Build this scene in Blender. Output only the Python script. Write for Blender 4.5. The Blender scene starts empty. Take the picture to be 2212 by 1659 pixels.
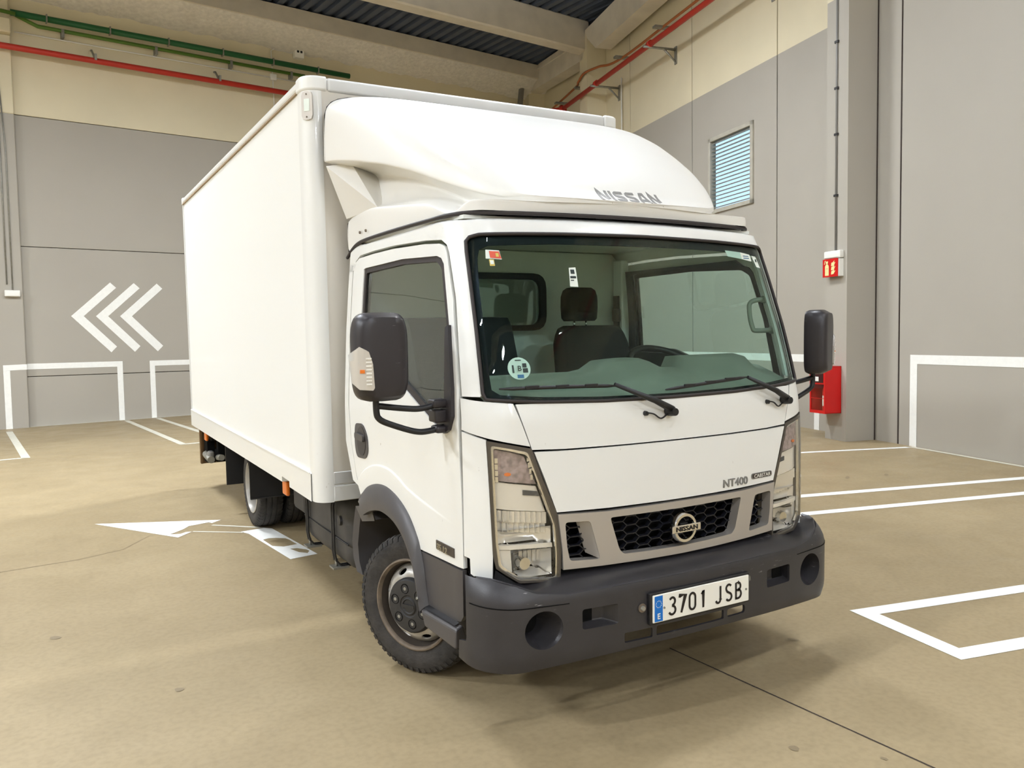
import bpy, bmesh, math, random
import numpy as np
from mathutils import Vector, Matrix
from mathutils.geometry import delaunay_2d_cdt

random.seed(7)
scene = bpy.context.scene
C = scene.collection
PI = math.pi

# ------------------------------------------------------------------ camera
cam_d = bpy.data.cameras.new('camera')
cam_d.sensor_width = 36.0
cam_d.lens = 1762.4528 * 36.0 / 2212.0
cam_d.clip_end = 200
cam = bpy.data.objects.new('camera', cam_d)
C.objects.link(cam)
R0 = Vector((0.870396, -0.492074, -0.016556))
R1 = Vector((-0.048878, -0.052899, -0.997403))
R2 = Vector((0.489920, 0.868945, -0.070095))
mw = Matrix.Identity(4)
for i in range(3):
    mw[i][0], mw[i][1], mw[i][2] = R0[i], -R1[i], -R2[i]
mw.translation = (-2.292, -2.505, 1.60)
cam.matrix_world = mw
scene.camera = cam

# ------------------------------------------------------------------ view and sky
scene.view_settings.view_transform = 'Standard'
scene.view_settings.look = 'None'
scene.view_settings.gamma = 1.0
scene.view_settings.use_curve_mapping = False
scene.view_settings.exposure = 0.10
scene.cycles.use_denoising = True
scene.cycles.use_adaptive_sampling = True
scene.cycles.adaptive_threshold = 0.15
scene.cycles.adaptive_min_samples = 14
scene.cycles.use_light_tree = True
scene.cycles.max_bounces = 6
scene.cycles.diffuse_bounces = 3
scene.cycles.glossy_bounces = 3
scene.cycles.transmission_bounces = 8
scene.cycles.transparent_max_bounces = 16
scene.cycles.caustics_reflective = False
scene.cycles.caustics_refractive = False
scene.cycles.sample_clamp_indirect = 6.0
world = bpy.data.worlds.new('world')
scene.world = world
world.use_nodes = True
bg = world.node_tree.nodes['Background']
bg.inputs['Color'].default_value = (0.52, 0.78, 1.0, 1)
bg.inputs['Strength'].default_value = 1.2

# building axes (the hall is level, the floor falls away slightly)
dA = Vector((0.992864, 0.118991, -0.007877)); nA = Vector((-0.119065, 0.992839, -0.009725))
dB = Vector((0.199336, 0.979861, -0.011709)); nB = Vector((0.979909, -0.199398, -0.004418))
UP = Vector((0.006664, 0.010593, 0.999922))
NA, NB = 16.0, 6.24
def PA(a, n, z): return dA * a + nA * n + UP * z      # wall at the back left
def PB(d, n, z): return dB * d + nB * n + UP * z      # wall at the right

# lamps: position in building axes, power (the fixtures themselves are built below)
LAMPS = [(-10.5, 8.0, 860), (-2.2, 8.0, 560), (3.6, 8.0, 430),
         (-11.0, 1.6, 800), (-3.2, 1.6, 60), (2.4, 1.6, 230),
         (-9.0, -5.0, 220), (-2.2, -5.0, 150), (3.6, -5.0, 150),
         (-9.0, -11.0, 300), (-2.2, -11.0, 240), (3.6, -11.0, 120),  # added row, sends low light onto the truck front and into the cab
         (-9.0, -19.0, 900), (-2.2, -19.0, 1000), (3.6, -19.0, 500)]  # unseen far row added to throw flatter light through the windscreen
LAMP_COLOUR = (0.955, 1.0, 1.055)
LAMP_Z = 7.65

# ------------------------------------------------------------------ materials
def srgb(r, g, b):
    def f(c):
        c /= 255.0
        return c / 12.92 if c <= 0.04045 else ((c + 0.055) / 1.055) ** 2.4
    return (f(r), f(g), f(b), 1.0)

MATS = {}
def mat(name, col, rough=0.5, metal=0.0, coat=0.0, spec=0.5, noise=0.0, nscale=6.0, bump=0.0, bscale=40.0, col2=None, alpha=None, emit=None, estr=0.0):
    m = bpy.data.materials.new(name); m.use_nodes = True
    nt = m.node_tree; b = nt.nodes['Principled BSDF']
    b.inputs['Base Color'].default_value = col
    b.inputs['Roughness'].default_value = rough
    b.inputs['Metallic'].default_value = metal
    b.inputs['Coat Weight'].default_value = coat
    b.inputs['Coat Roughness'].default_value = 0.06
    b.inputs['Specular IOR Level'].default_value = spec
    tc = nt.nodes.new('ShaderNodeTexCoord')
    if noise > 0 or col2 is not None:
        n = nt.nodes.new('ShaderNodeTexNoise'); n.inputs['Scale'].default_value = nscale; n.inputs['Detail'].default_value = 6
        nt.links.new(tc.outputs['Object'], n.inputs['Vector'])
        cr = nt.nodes.new('ShaderNodeValToRGB')
        cr.color_ramp.elements[0].position = 0.35; cr.color_ramp.elements[1].position = 0.68
        c2 = col2 if col2 is not None else tuple(col[i] * (1 - noise) for i in range(3)) + (1,)
        cr.color_ramp.elements[0].color = c2; cr.color_ramp.elements[1].color = col
        nt.links.new(n.outputs['Fac'], cr.inputs['Fac'])
        nt.links.new(cr.outputs['Color'], b.inputs['Base Color'])
    if bump > 0:
        n2 = nt.nodes.new('ShaderNodeTexNoise'); n2.inputs['Scale'].default_value = bscale; n2.inputs['Detail'].default_value = 5
        nt.links.new(tc.outputs['Object'], n2.inputs['Vector'])
        bp = nt.nodes.new('ShaderNodeBump'); bp.inputs['Strength'].default_value = bump; bp.inputs['Distance'].default_value = 0.02
        nt.links.new(n2.outputs['Fac'], bp.inputs['Height'])
        nt.links.new(bp.outputs['Normal'], b.inputs['Normal'])
    if emit is not None:
        b.inputs['Emission Color'].default_value = emit; b.inputs['Emission Strength'].default_value = estr
    MATS[name] = m
    return m

def glass(name, tint, refl=1.0, rough=0.0, f0=0.03):
    """one face of a pane: tinted see-through with a Schlick reflection"""
    m = bpy.data.materials.new(name); m.use_nodes = True
    nt = m.node_tree; nt.nodes.clear()
    o = nt.nodes.new('ShaderNodeOutputMaterial'); mx = nt.nodes.new('ShaderNodeMixShader')
    t = nt.nodes.new('ShaderNodeBsdfTransparent'); t.inputs['Color'].default_value = tuple(math.sqrt(c) for c in tint[:3]) + (1,)
    g = nt.nodes.new('ShaderNodeBsdfGlossy'); g.inputs['Roughness'].default_value = rough
    g.inputs['Color'].default_value = (refl, refl, refl, 1)
    lw = nt.nodes.new('ShaderNodeLayerWeight'); lw.inputs['Blend'].default_value = 0.5
    pw = nt.nodes.new('ShaderNodeMath'); pw.operation = 'POWER'; pw.inputs[1].default_value = 5.0
    ml = nt.nodes.new('ShaderNodeMath'); ml.operation = 'MULTIPLY_ADD'; ml.inputs[1].default_value = (1 - f0) * 0.8; ml.inputs[2].default_value = f0
    nt.links.new(lw.outputs['Facing'], pw.inputs[0]); nt.links.new(pw.outputs[0], ml.inputs[0])
    nt.links.new(ml.outputs[0], mx.inputs['Fac']); nt.links.new(t.outputs[0], mx.inputs[1]); nt.links.new(g.outputs[0], mx.inputs[2])
    nt.links.new(mx.outputs[0], o.inputs['Surface'])
    MATS[name] = m
    return m

def specks(m, col, scale, thr):
    """small grey dirt marks"""
    nt = m.node_tree; b = nt.nodes['Principled BSDF']; base = tuple(b.inputs['Base Color'].default_value)
    tc = nt.nodes.new('ShaderNodeTexCoord'); mp = nt.nodes.new('ShaderNodeMapping'); mp.inputs['Scale'].default_value = (1, 1, .6)
    n = nt.nodes.new('ShaderNodeTexNoise'); n.inputs['Scale'].default_value = scale; n.inputs['Detail'].default_value = 3
    nt.links.new(tc.outputs['Object'], mp.inputs['Vector']); nt.links.new(mp.outputs[0], n.inputs['Vector'])
    r = nt.nodes.new('ShaderNodeValToRGB'); r.color_ramp.elements[0].position = thr; r.color_ramp.elements[0].color = base
    r.color_ramp.elements[1].position = thr + .05; r.color_ramp.elements[1].color = col
    nt.links.new(n.outputs['Fac'], r.inputs['Fac']); nt.links.new(r.outputs[0], b.inputs['Base Color'])
M_white = mat('white_paint', (0.82, 0.82, 0.785, 1), 0.32, coat=0.35)
specks(M_white, (0.50, 0.47, 0.40, 1), 46.0, .735)
M_white2 = mat('spoiler_fibreglass', (0.80, 0.785, 0.735, 1), 0.38, coat=0.2)
M_boxside = mat('cargo_panel_white', (0.84, 0.84, 0.80, 1), 0.42, coat=0.1)
M_boxfront = mat('cargo_front_cream', (0.76, 0.72, 0.64, 1), 0.5)
M_alu = mat('anodised_rail', (0.70, 0.70, 0.68, 1), 0.42, metal=0.15, noise=0.05, nscale=5)
M_black = mat('black_plastic', (0.012, 0.012, 0.013, 1), 0.45)
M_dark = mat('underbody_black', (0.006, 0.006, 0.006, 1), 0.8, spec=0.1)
M_bumper = mat('bumper_grey_plastic', srgb(54, 52, 54), 0.40, noise=0.15, nscale=9, bump=0.06, bscale=300)
M_trim = mat('grey_trim_plastic', srgb(76, 73, 73), 0.42, noise=0.12, nscale=8)
M_mirror = mat('mirror_shell_plastic', srgb(48, 44, 47), 0.40, noise=0.15, nscale=9)
M_rubber = mat('seal_rubber', srgb(46, 39, 37), 0.6)
M_tyre = mat('tyre_rubber', srgb(62, 58, 54), 0.75, col2=srgb(38, 36, 34), nscale=14, bump=0.25, bscale=60)
M_rim = mat('silver_rim_paint', srgb(196, 192, 184), 0.4, metal=0.35, noise=0.2, nscale=12)
M_rust = mat('grimy_rim_edge', srgb(136, 122, 106), 0.55, metal=0.3, noise=0.45, nscale=16)
M_barrel = mat('rim_barrel_dark', srgb(62, 54, 46), 0.7)
M_hub = mat('hub_cap_black', srgb(46, 45, 45), 0.5)
M_chrome = mat('chrome', (0.86, 0.86, 0.85, 1), 0.10, metal=1.0)
M_silver = mat('silver_grille_paint', srgb(186, 180, 172), 0.33, metal=0.45, coat=0.2)
M_reflector = mat('lamp_reflector', (0.92, 0.90, 0.85, 1), 0.16, metal=0.55)
M_reflflat = mat('lamp_bezel_satin', (0.86, 0.82, 0.74, 1), 0.35, metal=0.2)
M_amberdim = mat('smoked_turn_lens', srgb(186, 168, 166), 0.25, metal=0.2, noise=0.45, nscale=45)
M_amber = mat('amber_lens', srgb(226, 120, 38), 0.3)
M_plate = mat('plate_white', srgb(240, 238, 228), 0.4)
M_ink = mat('plate_ink', srgb(24, 18, 16), 0.5)
M_eu = mat('plate_blue', srgb(0, 110, 200), 0.4)
M_badge = mat('badge_grey', srgb(132, 130, 126), 0.4)
M_badged = mat('badge_dark', srgb(70, 62, 55), 0.45)
M_gold = mat('badge_outline', srgb(150, 140, 115), 0.35, metal=0.5)
M_interior = mat('cab_lining_grey', srgb(242, 244, 240), 0.6)
M_dash = mat('dashboard_grey', srgb(142, 144, 132), 0.65, noise=0.1)
M_seat = mat('seat_fabric_dark', srgb(30, 31, 34), 0.9, bump=0.1, bscale=200)
M_doorin = mat('door_trim_dark', srgb(36, 40, 38), 0.6)
M_ws = glass('windscreen_glass', (0.74, 0.91, 0.85, 1), 0.9, f0=0.02)
M_side = glass('side_glass', (0.78, 0.90, 0.87, 1), 1.0, f0=0.085)
M_clear = glass('clear_lens', (0.96, 0.95, 0.92, 1), 1.0)
M_frit = mat('windscreen_band_black', (0.006, 0.006, 0.008, 1), 0.5, spec=0.15)
M_grey = mat('wall_grey_paint', srgb(174, 168, 156), 0.75, noise=0.04, nscale=0.9)
M_cream = mat('wall_cream_paint', srgb(228, 217, 186), 0.75, noise=0.06, nscale=0.9)
M_conc = mat('precast_concrete', srgb(228, 219, 202), 0.8, noise=0.12, nscale=2.5)
M_rough = mat('sprayed_plaster', srgb(240, 235, 226), 0.95, noise=0.14, nscale=11, bump=0.9, bscale=14)
M_joint = mat('joint_dark', srgb(58, 48, 42), 0.9)
M_line = mat('line_paint_white', srgb(248, 248, 242), 0.6, noise=0.04, nscale=20)
M_lineold = mat('line_paint_worn', srgb(226, 222, 204), 0.65, noise=0.14, nscale=9)
M_deck = mat('roof_deck_steel', srgb(74, 84, 104), 0.38, metal=0.1)
M_red = mat('red_pipe_paint', srgb(190, 48, 32), 0.45)
M_redbox = mat('red_enamel', srgb(205, 12, 10), 0.4)
M_green = mat('green_conduit', srgb(24, 92, 48), 0.5)
M_green2 = mat('olive_conduit', srgb(84, 120, 40), 0.5)
M_galv = mat('galvanised_steel', srgb(160, 158, 148), 0.5, metal=0.5, noise=0.2, nscale=20)
M_galv2 = mat('galvanised_frame', srgb(196, 192, 178), 0.5, metal=0.2, noise=0.12, nscale=9)
M_seal2 = mat('sealant_brown', srgb(150, 128, 98), 0.7)
M_orange = mat('orange_cable', srgb(170, 98, 52), 0.6)
M_plastic = mat('white_plastic', srgb(238, 236, 228), 0.5)
M_pict = mat('sign_pale_yellow', srgb(240, 226, 160), 0.5)
M_wood = mat('plywood_edge', srgb(110, 84, 50), 0.8, noise=0.3, nscale=12)
M_stain = mat('oil_stain', srgb(140, 124, 96), 0.6)

def floor_material():
    m = bpy.data.materials.new('polished_concrete'); m.use_nodes = True
    nt = m.node_tree; b = nt.nodes['Principled BSDF']
    tc = nt.nodes.new('ShaderNodeTexCoord')
    def nz(sc, det, dist=0.0):
        n = nt.nodes.new('ShaderNodeTexNoise'); n.inputs['Scale'].default_value = sc; n.inputs['Detail'].default_value = det; n.inputs['Distortion'].default_value = dist
        nt.links.new(tc.outputs['Object'], n.inputs['Vector']); return n
    def ramp(src, p0, c0, p1, c1):
        r = nt.nodes.new('ShaderNodeValToRGB'); r.color_ramp.elements[0].position = p0; r.color_ramp.elements[0].color = c0
        r.color_ramp.elements[1].position = p1; r.color_ramp.elements[1].color = c1
        nt.links.new(src.outputs['Fac'], r.inputs['Fac']); return r
    big = ramp(nz(0.35, 5, 0.4), 0.3, srgb(160, 142, 109), 0.72, srgb(174, 156, 122))
    mid = ramp(nz(1.7, 8, 0.8), 0.36, (0.88, 0.87, 0.85, 1), 0.66, (1, 1, 1, 1))
    fine = ramp(nz(34, 10), 0.30, (0.86, 0.86, 0.85, 1), 0.58, (1, 1, 1, 1))
    m1 = nt.nodes.new('ShaderNodeMixRGB'); m1.blend_type = 'MULTIPLY'; m1.inputs[0].default_value = 0.75
    nt.links.new(big.outputs[0], m1.inputs[1]); nt.links.new(mid.outputs[0], m1.inputs[2])
    m2 = nt.nodes.new('ShaderNodeMixRGB'); m2.blend_type = 'MULTIPLY'; m2.inputs[0].default_value = 0.8
    nt.links.new(m1.outputs[0], m2.inputs[1]); nt.links.new(fine.outputs[0], m2.inputs[2])
    nt.links.new(m2.outputs[0], b.inputs['Base Color'])
    rr = ramp(nz(2.4, 6, 0.5), 0.3, (0.42, 0.42, 0.42, 1), 0.7, (0.62, 0.62, 0.62, 1))
    nt.links.new(rr.outputs[0], b.inputs['Roughness'])
    b.inputs['Specular IOR Level'].default_value = 0.35
    return m
M_floor = floor_material()

def scuffed(m):
    """pale scrapes over the plastic"""
    nt = m.node_tree; b = nt.nodes['Principled BSDF']
    tc = nt.nodes.new('ShaderNodeTexCoord'); mp = nt.nodes.new('ShaderNodeMapping'); mp.inputs['Scale'].default_value = (9, 9, 60)
    n1 = nt.nodes.new('ShaderNodeTexNoise'); n1.inputs['Scale'].default_value = 2.0; n1.inputs['Detail'].default_value = 8
    n2 = nt.nodes.new('ShaderNodeTexNoise'); n2.inputs['Scale'].default_value = 5.0; n2.inputs['Detail'].default_value = 2
    nt.links.new(tc.outputs['Object'], mp.inputs['Vector']); nt.links.new(mp.outputs[0], n1.inputs['Vector']); nt.links.new(tc.outputs['Object'], n2.inputs['Vector'])
    r1 = nt.nodes.new('ShaderNodeValToRGB'); r1.color_ramp.elements[0].position = .66; r1.color_ramp.elements[1].position = .74
    r2 = nt.nodes.new('ShaderNodeValToRGB'); r2.color_ramp.elements[0].position = .52; r2.color_ramp.elements[1].position = .66
    nt.links.new(n1.outputs['Fac'], r1.inputs['Fac']); nt.links.new(n2.outputs['Fac'], r2.inputs['Fac'])
    ml = nt.nodes.new('ShaderNodeMath'); ml.operation = 'MULTIPLY'; nt.links.new(r1.outputs[0], ml.inputs[0]); nt.links.new(r2.outputs[0], ml.inputs[1])
    mx = nt.nodes.new('ShaderNodeMixRGB'); mx.inputs[2].default_value = srgb(150, 148, 146)
    src = b.inputs['Base Color'].links[0].from_socket
    nt.links.new(ml.outputs[0], mx.inputs[0]); nt.links.new(src, mx.inputs[1]); nt.links.new(mx.outputs[0], b.inputs['Base Color'])
scuffed(M_bumper); scuffed(M_mirror)
# ------------------------------------------------------------------ mesh helpers
def link(o, parent=None):
    C.objects.link(o)
    if parent is not None: o.parent = parent
    return o
def tag(o, label=None, cat=None, group=None, kind=None):
    if label: o['label'] = label
    if cat: o['category'] = cat
    if group: o['group'] = group
    if kind: o['kind'] = kind
    return o
def empty(name, loc=(0, 0, 0)):
    o = bpy.data.objects.new(name, None); o.empty_display_size = 0.2; o.location = loc
    return link(o)
def ob(name, V, F, m, parent=None, smooth=False, mi=None, mats=None):
    me = bpy.data.meshes.new(name)
    me.from_pydata([tuple(v) for v in V], [], [tuple(f) for f in F])
    for mm in (mats or [m]): me.materials.append(mm)
    if mi is not None: me.polygons.foreach_set('material_index', mi)
    if smooth is True: me.polygons.foreach_set('use_smooth', [True] * len(me.polygons))
    elif isinstance(smooth, list): me.polygons.foreach_set('use_smooth', smooth)
    me.update()
    return link(bpy.data.objects.new(name, me), parent)
def sharp(o, deg=35):
    """smooth shading with hard edges above an angle"""
    me = o.data; bm = bmesh.new(); bm.from_mesh(me)
    bmesh.ops.remove_doubles(bm, verts=bm.verts, dist=1e-5)
    bmesh.ops.recalc_face_normals(bm, faces=bm.faces)
    for f in bm.faces: f.smooth = True
    for e in bm.edges:
        e.smooth = not (len(e.link_faces) == 2 and e.calc_face_angle(0) > math.radians(deg))
    bm.to_mesh(me); bm.free(); me.update()
    return o
def bev(o, w, seg=2, angle=35):
    b = o.modifiers.new('bevel', 'BEVEL'); b.width = w; b.segments = seg; b.limit_method = 'ANGLE'; b.angle_limit = math.radians(angle)
    b.harden_normals = False
    return o
BOXF = [(0, 3, 2, 1), (4, 5, 6, 7), (0, 1, 5, 4), (1, 2, 6, 5), (2, 3, 7, 6), (3, 0, 4, 7)]
def boxv(x0, x1, y0, y1, z0, z1, fn=None):
    v = [(x0, y0, z0), (x1, y0, z0), (x1, y1, z0), (x0, y1, z0), (x0, y0, z1), (x1, y0, z1), (x1, y1, z1), (x0, y1, z1)]
    return [fn(*p) for p in v] if fn else v
def box(name, x0, x1, y0, y1, z0, z1, m, parent=None, fn=None, r=0.0, seg=2):
    o = ob(name, boxv(x0, x1, y0, y1, z0, z1, fn), BOXF, m, parent)
    fixn(o)
    if r > 0:
        bev(o, r, seg)
        o.data.polygons.foreach_set('use_smooth', [seg > 1] * len(o.data.polygons))
        if seg > 1: wn(o)
    return o
def wn(o):
    w = o.modifiers.new('normals', 'WEIGHTED_NORMAL'); w.keep_sharp = True
    return o
def fixn(o):
    bm = bmesh.new(); bm.from_mesh(o.data); bmesh.ops.recalc_face_normals(bm, faces=bm.faces); bm.to_mesh(o.data); bm.free()
def boxes(name, L, m, parent=None, fn=None):
    V, F = [], []
    for b in L:
        k = len(V); V += boxv(*b, fn); F += [tuple(i + k for i in f) for f in BOXF]
    o = ob(name, V, F, m, parent); fixn(o); return o
def tube(name, pts, r, m, parent=None, seg=10, closed=False, rs=None):
    P = [Vector(p) for p in pts]; n = len(P); V, F = [], []
    prev = None
    for i in range(n):
        a = P[(i - 1) % n] if (closed or i > 0) else P[i]; b = P[(i + 1) % n] if (closed or i < n - 1) else P[i]
        t = (b - a).normalized()
        if prev is None:
            h = Vector((0, 0, 1)) if abs(t.z) < 0.9 else Vector((1, 0, 0)); u = t.cross(h).normalized()
        else:
            u = (prev - t * prev.dot(t)).normalized()
        prev = u; w = t.cross(u); rr = rs[i] if rs else r
        for k in range(seg):
            an = 2 * PI * k / seg; V.append(P[i] + (u * math.cos(an) + w * math.sin(an)) * rr)
    for i in range(n if closed else n - 1):
        for k in range(seg):
            a = i * seg + k; b = i * seg + (k + 1) % seg; c = ((i + 1) % n) * seg + (k + 1) % seg; d = ((i + 1) % n) * seg + k
            F.append((a, b, c, d))
    sm = [True] * len(F)
    if not closed:
        F.append(tuple(range(seg))[::-1]); F.append(tuple((n - 1) * seg + k for k in range(seg))); sm += [False, False]
    return ob(name, V, F, m, parent, smooth=sm)
def curve(pts, n=8, closed=False):
    """Catmull-Rom resample"""
    P = [Vector(p) for p in pts]; out = []; N = len(P)
    for i in range(N if closed else N - 1):
        p0 = P[(i - 1) % N] if (closed or i > 0) else P[i]; p1 = P[i]; p2 = P[(i + 1) % N]; p3 = P[(i + 2) % N] if (closed or i + 2 < N) else p2
        for k in range(n):
            t = k / n
            out.append(0.5 * ((2 * p1) + (p2 - p0) * t + (2 * p0 - 5 * p1 + 4 * p2 - p3) * t * t + (3 * p1 - p0 - 3 * p2 + p3) * t ** 3))
    if not closed: out.append(P[-1])
    return out
def lathe(name, prof, m, parent=None, seg=40, axis='x', mi=None, mats=None, deg=40):
    """prof: (axial, radius)"""
    V, F, idx = [], [], []
    for (a, r) in prof:
        for k in range(seg):
            t = 2 * PI * k / seg; c, s = r * math.cos(t), r * math.sin(t)
            V.append((a, c, s) if axis == 'x' else ((c, a, s) if axis == 'y' else (c, s, a)))
    for i in range(len(prof) - 1):
        for k in range(seg):
            F.append((i * seg + k, i * seg + (k + 1) % seg, (i + 1) * seg + (k + 1) % seg, (i + 1) * seg + k))
            idx.append(mi[i] if mi else 0)
    o = ob(name, V, F, m, parent, mi=idx if mi else None, mats=mats)
    return sharp(o, deg)
def inside(p, poly):
    x, y = p; c = False; n = len(poly); j = n - 1
    for i in range(n):
        xi, yi = poly[i]; xj, yj = poly[j]
        if (yi > y) != (yj > y) and x < (xj - xi) * (y - yi) / (yj - yi + 1e-12) + xi: c = not c
        j = i
    return c
def dense(poly, step, closed=True):
    out = []; n = len(poly)
    for i in range(n if closed else n - 1):
        a, b = poly[i], poly[(i + 1) % n]; L = math.hypot(b[0] - a[0], b[1] - a[1]); k = max(1, int(math.ceil(L / step)))
        out += [(a[0] + (b[0] - a[0]) * j / k, a[1] + (b[1] - a[1]) * j / k) for j in range(k)]
    if not closed: out.append(poly[-1])
    return out
def rounded(poly, r, n=4):
    out = []; N = len(poly)
    for i in range(N):
        p0, p1, p2 = (Vector(poly[(i + k) % N]) for k in (-1, 0, 1))
        a = (p0 - p1); b = (p2 - p1); rr = min(r, a.length * 0.45, b.length * 0.45); a.normalize(); b.normalize()
        s, e = p1 + a * rr, p1 + b * rr
        for k in range(n + 1):
            t = k / n; q = s * (1 - t) ** 2 + p1 * 2 * t * (1 - t) + e * t * t; out.append((q.x, q.y))
    return out
def patch(name, outer, holes, fn, m, parent=None, step=0.05, thick=0.012, off=0.0, centre=(0, 1.1, 1.2), mirror=False, grid=True, matside=None, extra=()):
    """curved sheet: polygon with holes in (u, v), mapped by fn, given a thickness inwards"""
    rings = [dense(outer, step)] + [dense(h, step) for h in holes]
    pts, edges = [], []
    for rg in rings:
        k = len(pts); pts += rg; edges += [(k + i, k + (i + 1) % len(rg)) for i in range(len(rg))]
    if grid:
        us = [p[0] for p in rings[0]]; vs = [p[1] for p in rings[0]]
        segs = [(Vector(pts[a]), Vector(pts[b])) for a, b in edges]
        u = min(us) + step * 0.5
        while u < max(us):
            v = min(vs) + step * 0.5
            while v < max(vs):
                if inside((u, v), rings[0]) and not any(inside((u, v), h) for h in rings[1:]):
                    q = Vector((u, v))
                    if min((q - a).length for a, b in segs) > step * 0.55: pts.append((u, v))
                v += step
            u += step
    if extra:
        ex = [q for q in extra if inside(q, rings[0]) and not any(inside(q, h) for h in rings[1:])]
        nb = sum(len(r) for r in rings)
        pts = pts[:nb] + [p for p in pts[nb:] if min(math.hypot(p[0] - q[0], p[1] - q[1]) for q in ex) > .022]
        pts += [q for q in ex if min(math.hypot(p[0] - q[0], p[1] - q[1]) for p in pts[:nb]) > .008]
    res = delaunay_2d_cdt([Vector(p) for p in pts], edges, [], 0, 1e-6)
    V2, T = [tuple(v) for v in res[0]], []
    for t in res[2]:
        c = (sum(V2[i][0] for i in t) / 3, sum(V2[i][1] for i in t) / 3)
        if inside(c, rings[0]) and not any(inside(c, h) for h in rings[1:]): T.append(tuple(t))
    used = sorted({i for t in T for i in t}); re = {i: k for k, i in enumerate(used)}
    T = [tuple(re[i] for i in t) for t in T]; V2 = [V2[i] for i in used]
    cen = Vector(centre); e = 1e-3; fr, bk, nn = [], [], []
    for (u, v) in V2:
        p = Vector(fn(u, v)); n = (Vector(fn(u + e, v)) - Vector(fn(u - e, v))).cross(Vector(fn(u, v + e)) - Vector(fn(u, v - e)))
        if n.length < 1e-12: n = p - cen
        n.normalize()
        if n.dot(p - cen) < 0: n = -n
        fr.append(p + n * off); bk.append(p + n * (off - thick)); nn.append(n)
    T2 = []
    for (a, b, c) in T:
        n = (fr[b] - fr[a]).cross(fr[c] - fr[a])
        T2.append((a, b, c) if n.dot(fr[a] - cen) > 0 else (a, c, b))
    N = len(fr); V = fr + bk; F = list(T2); sm = [True] * len(T2); NV = nn + [-n for n in nn]
    if thick > 0:
        F += [(a + N, c + N, b + N) for a, b, c in T2]; sm += [True] * len(T2)
        cnt = {}
        for t in T2:
            for i in range(3):
                a, b = t[i], t[(i + 1) % 3]; k = (min(a, b), max(a, b)); cnt.setdefault(k, []).append((a, b))
        for k, l in cnt.items():
            if len(l) == 1:
                a, b = l[0]; q = len(V); V += [fr[a], fr[b], bk[b], bk[a]]; F.append((q + 1, q, q + 3, q + 2)); sm.append(True); nq = (V[q] - V[q + 1]).cross(V[q + 2] - V[q + 1]); NV += [nq.normalized()] * 4
    if mirror:
        V = [Vector((-v.x, v.y, v.z)) for v in V]; F = [tuple(reversed(f)) for f in F]; NV = [Vector((-v.x, v.y, v.z)) for v in NV]
    o = ob(name, V, F, m, parent, smooth=sm)
    o.data.normals_split_custom_set_from_vertices([tuple(v) for v in NV])
    return o
def mir(poly): return [(-u, v) for u, v in reversed(poly)]
def symm(half):
    """half outline listed from top centre anticlockwise over the negative side to bottom centre"""
    return half + [(-u, v) for u, v in reversed(half) if abs(u) > 1e-6]
def text(name, s, size, mtx, m, parent=None, depth=0.002, sx=1.0, bold=0.0, align='CENTER', space=1.0):
    cu = bpy.data.curves.new(name, 'FONT'); cu.body = s; cu.size = size; cu.extrude = depth; cu.offset = bold
    cu.align_x = align; cu.align_y = 'CENTER'; cu.space_character = space; cu.resolution_u = 3
    t = bpy.data.objects.new('tmp', cu); C.objects.link(t)
    dg = bpy.context.evaluated_depsgraph_get()
    me = bpy.data.meshes.new_from_object(t.evaluated_get(dg)); bpy.data.objects.remove(t)
    me.name = name; me.materials.clear(); me.materials.append(m)
    me.transform(Matrix.Diagonal((sx, 1, 1, 1))); me.transform(mtx)
    return link(bpy.data.objects.new(name, me), parent)
def ribbon(name, lines, w, mtx, m, parent, depth=.001):
    V, F = [], []
    for ln in lines:
        P = [Vector(p) for p in ln]; k = len(V); n = len(P)
        for i, p in enumerate(P):
            t = (P[min(i + 1, n - 1)] - P[max(i - 1, 0)]).normalized(); nn = Vector((-t.y, t.x))
            if 0 < i < n - 1:
                a = (P[i] - P[i - 1]).normalized(); c = max(.5, abs(a.dot(t))); nn = nn / c
            for zz in (depth, 0):
                V += [mtx @ Vector((p.x + nn.x * w / 2, p.y + nn.y * w / 2, zz)), mtx @ Vector((p.x - nn.x * w / 2, p.y - nn.y * w / 2, zz))]
        for i in range(n - 1):
            a = k + i * 4; b = a + 4
            F += [(a, a + 1, b + 1, b), (a + 2, b + 2, b + 3, a + 3), (a, b, b + 2, a + 2), (a + 1, a + 3, b + 3, b + 1)]
        F += [(k, k + 2, k + 3, k + 1), (k + n * 4 - 4, k + n * 4 - 3, k + n * 4 - 1, k + n * 4 - 2)]
    o = ob(name, V, F, m, parent); fixn(o); return o
def arcp(cx, cy, rx, ry, a0, a1, n=10): return [(cx + rx * math.cos(math.radians(a0 + (a1 - a0) * i / n)), cy + ry * math.sin(math.radians(a0 + (a1 - a0) * i / n))) for i in range(n + 1)]
GLYPH = {   # strokes in a 40 x 77 cell
    '3': [arcp(20, 57, 14, 15.5, 150, -80, 12) + arcp(19, 21, 17, 17.5, 78, -155, 14)],
    '7': [[(4, 66), (4, 72.5), (36, 72.5), (14, 2)]],
    '0': [arcp(20, 55, 15.5, 17.5, 0, 180, 12) + arcp(20, 22, 15.5, 17.5, 180, 360, 12) + [(35.5, 55)]],
    '1': [[(13, 60), (24, 73), (24, 2)]],
    'J': [[(30, 74.5), (30, 20)] + arcp(17, 20, 13, 15.5, 0, -160, 10)],
    'S': [arcp(20, 56, 15, 16.5, 35, 180, 10) + [(7, 50), (12, 43), (30, 33)] + arcp(20, 20.5, 15.5, 16, 25, -150, 12)],
    'B': [[(6, 5), (6, 72), (18, 72)] + arcp(18, 56.5, 14, 15.5, 90, -90, 10) + [(6, 41)], [(18, 41)] + arcp(18, 23, 17, 18, 90, -90, 12) + [(2, 5)]]}
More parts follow.
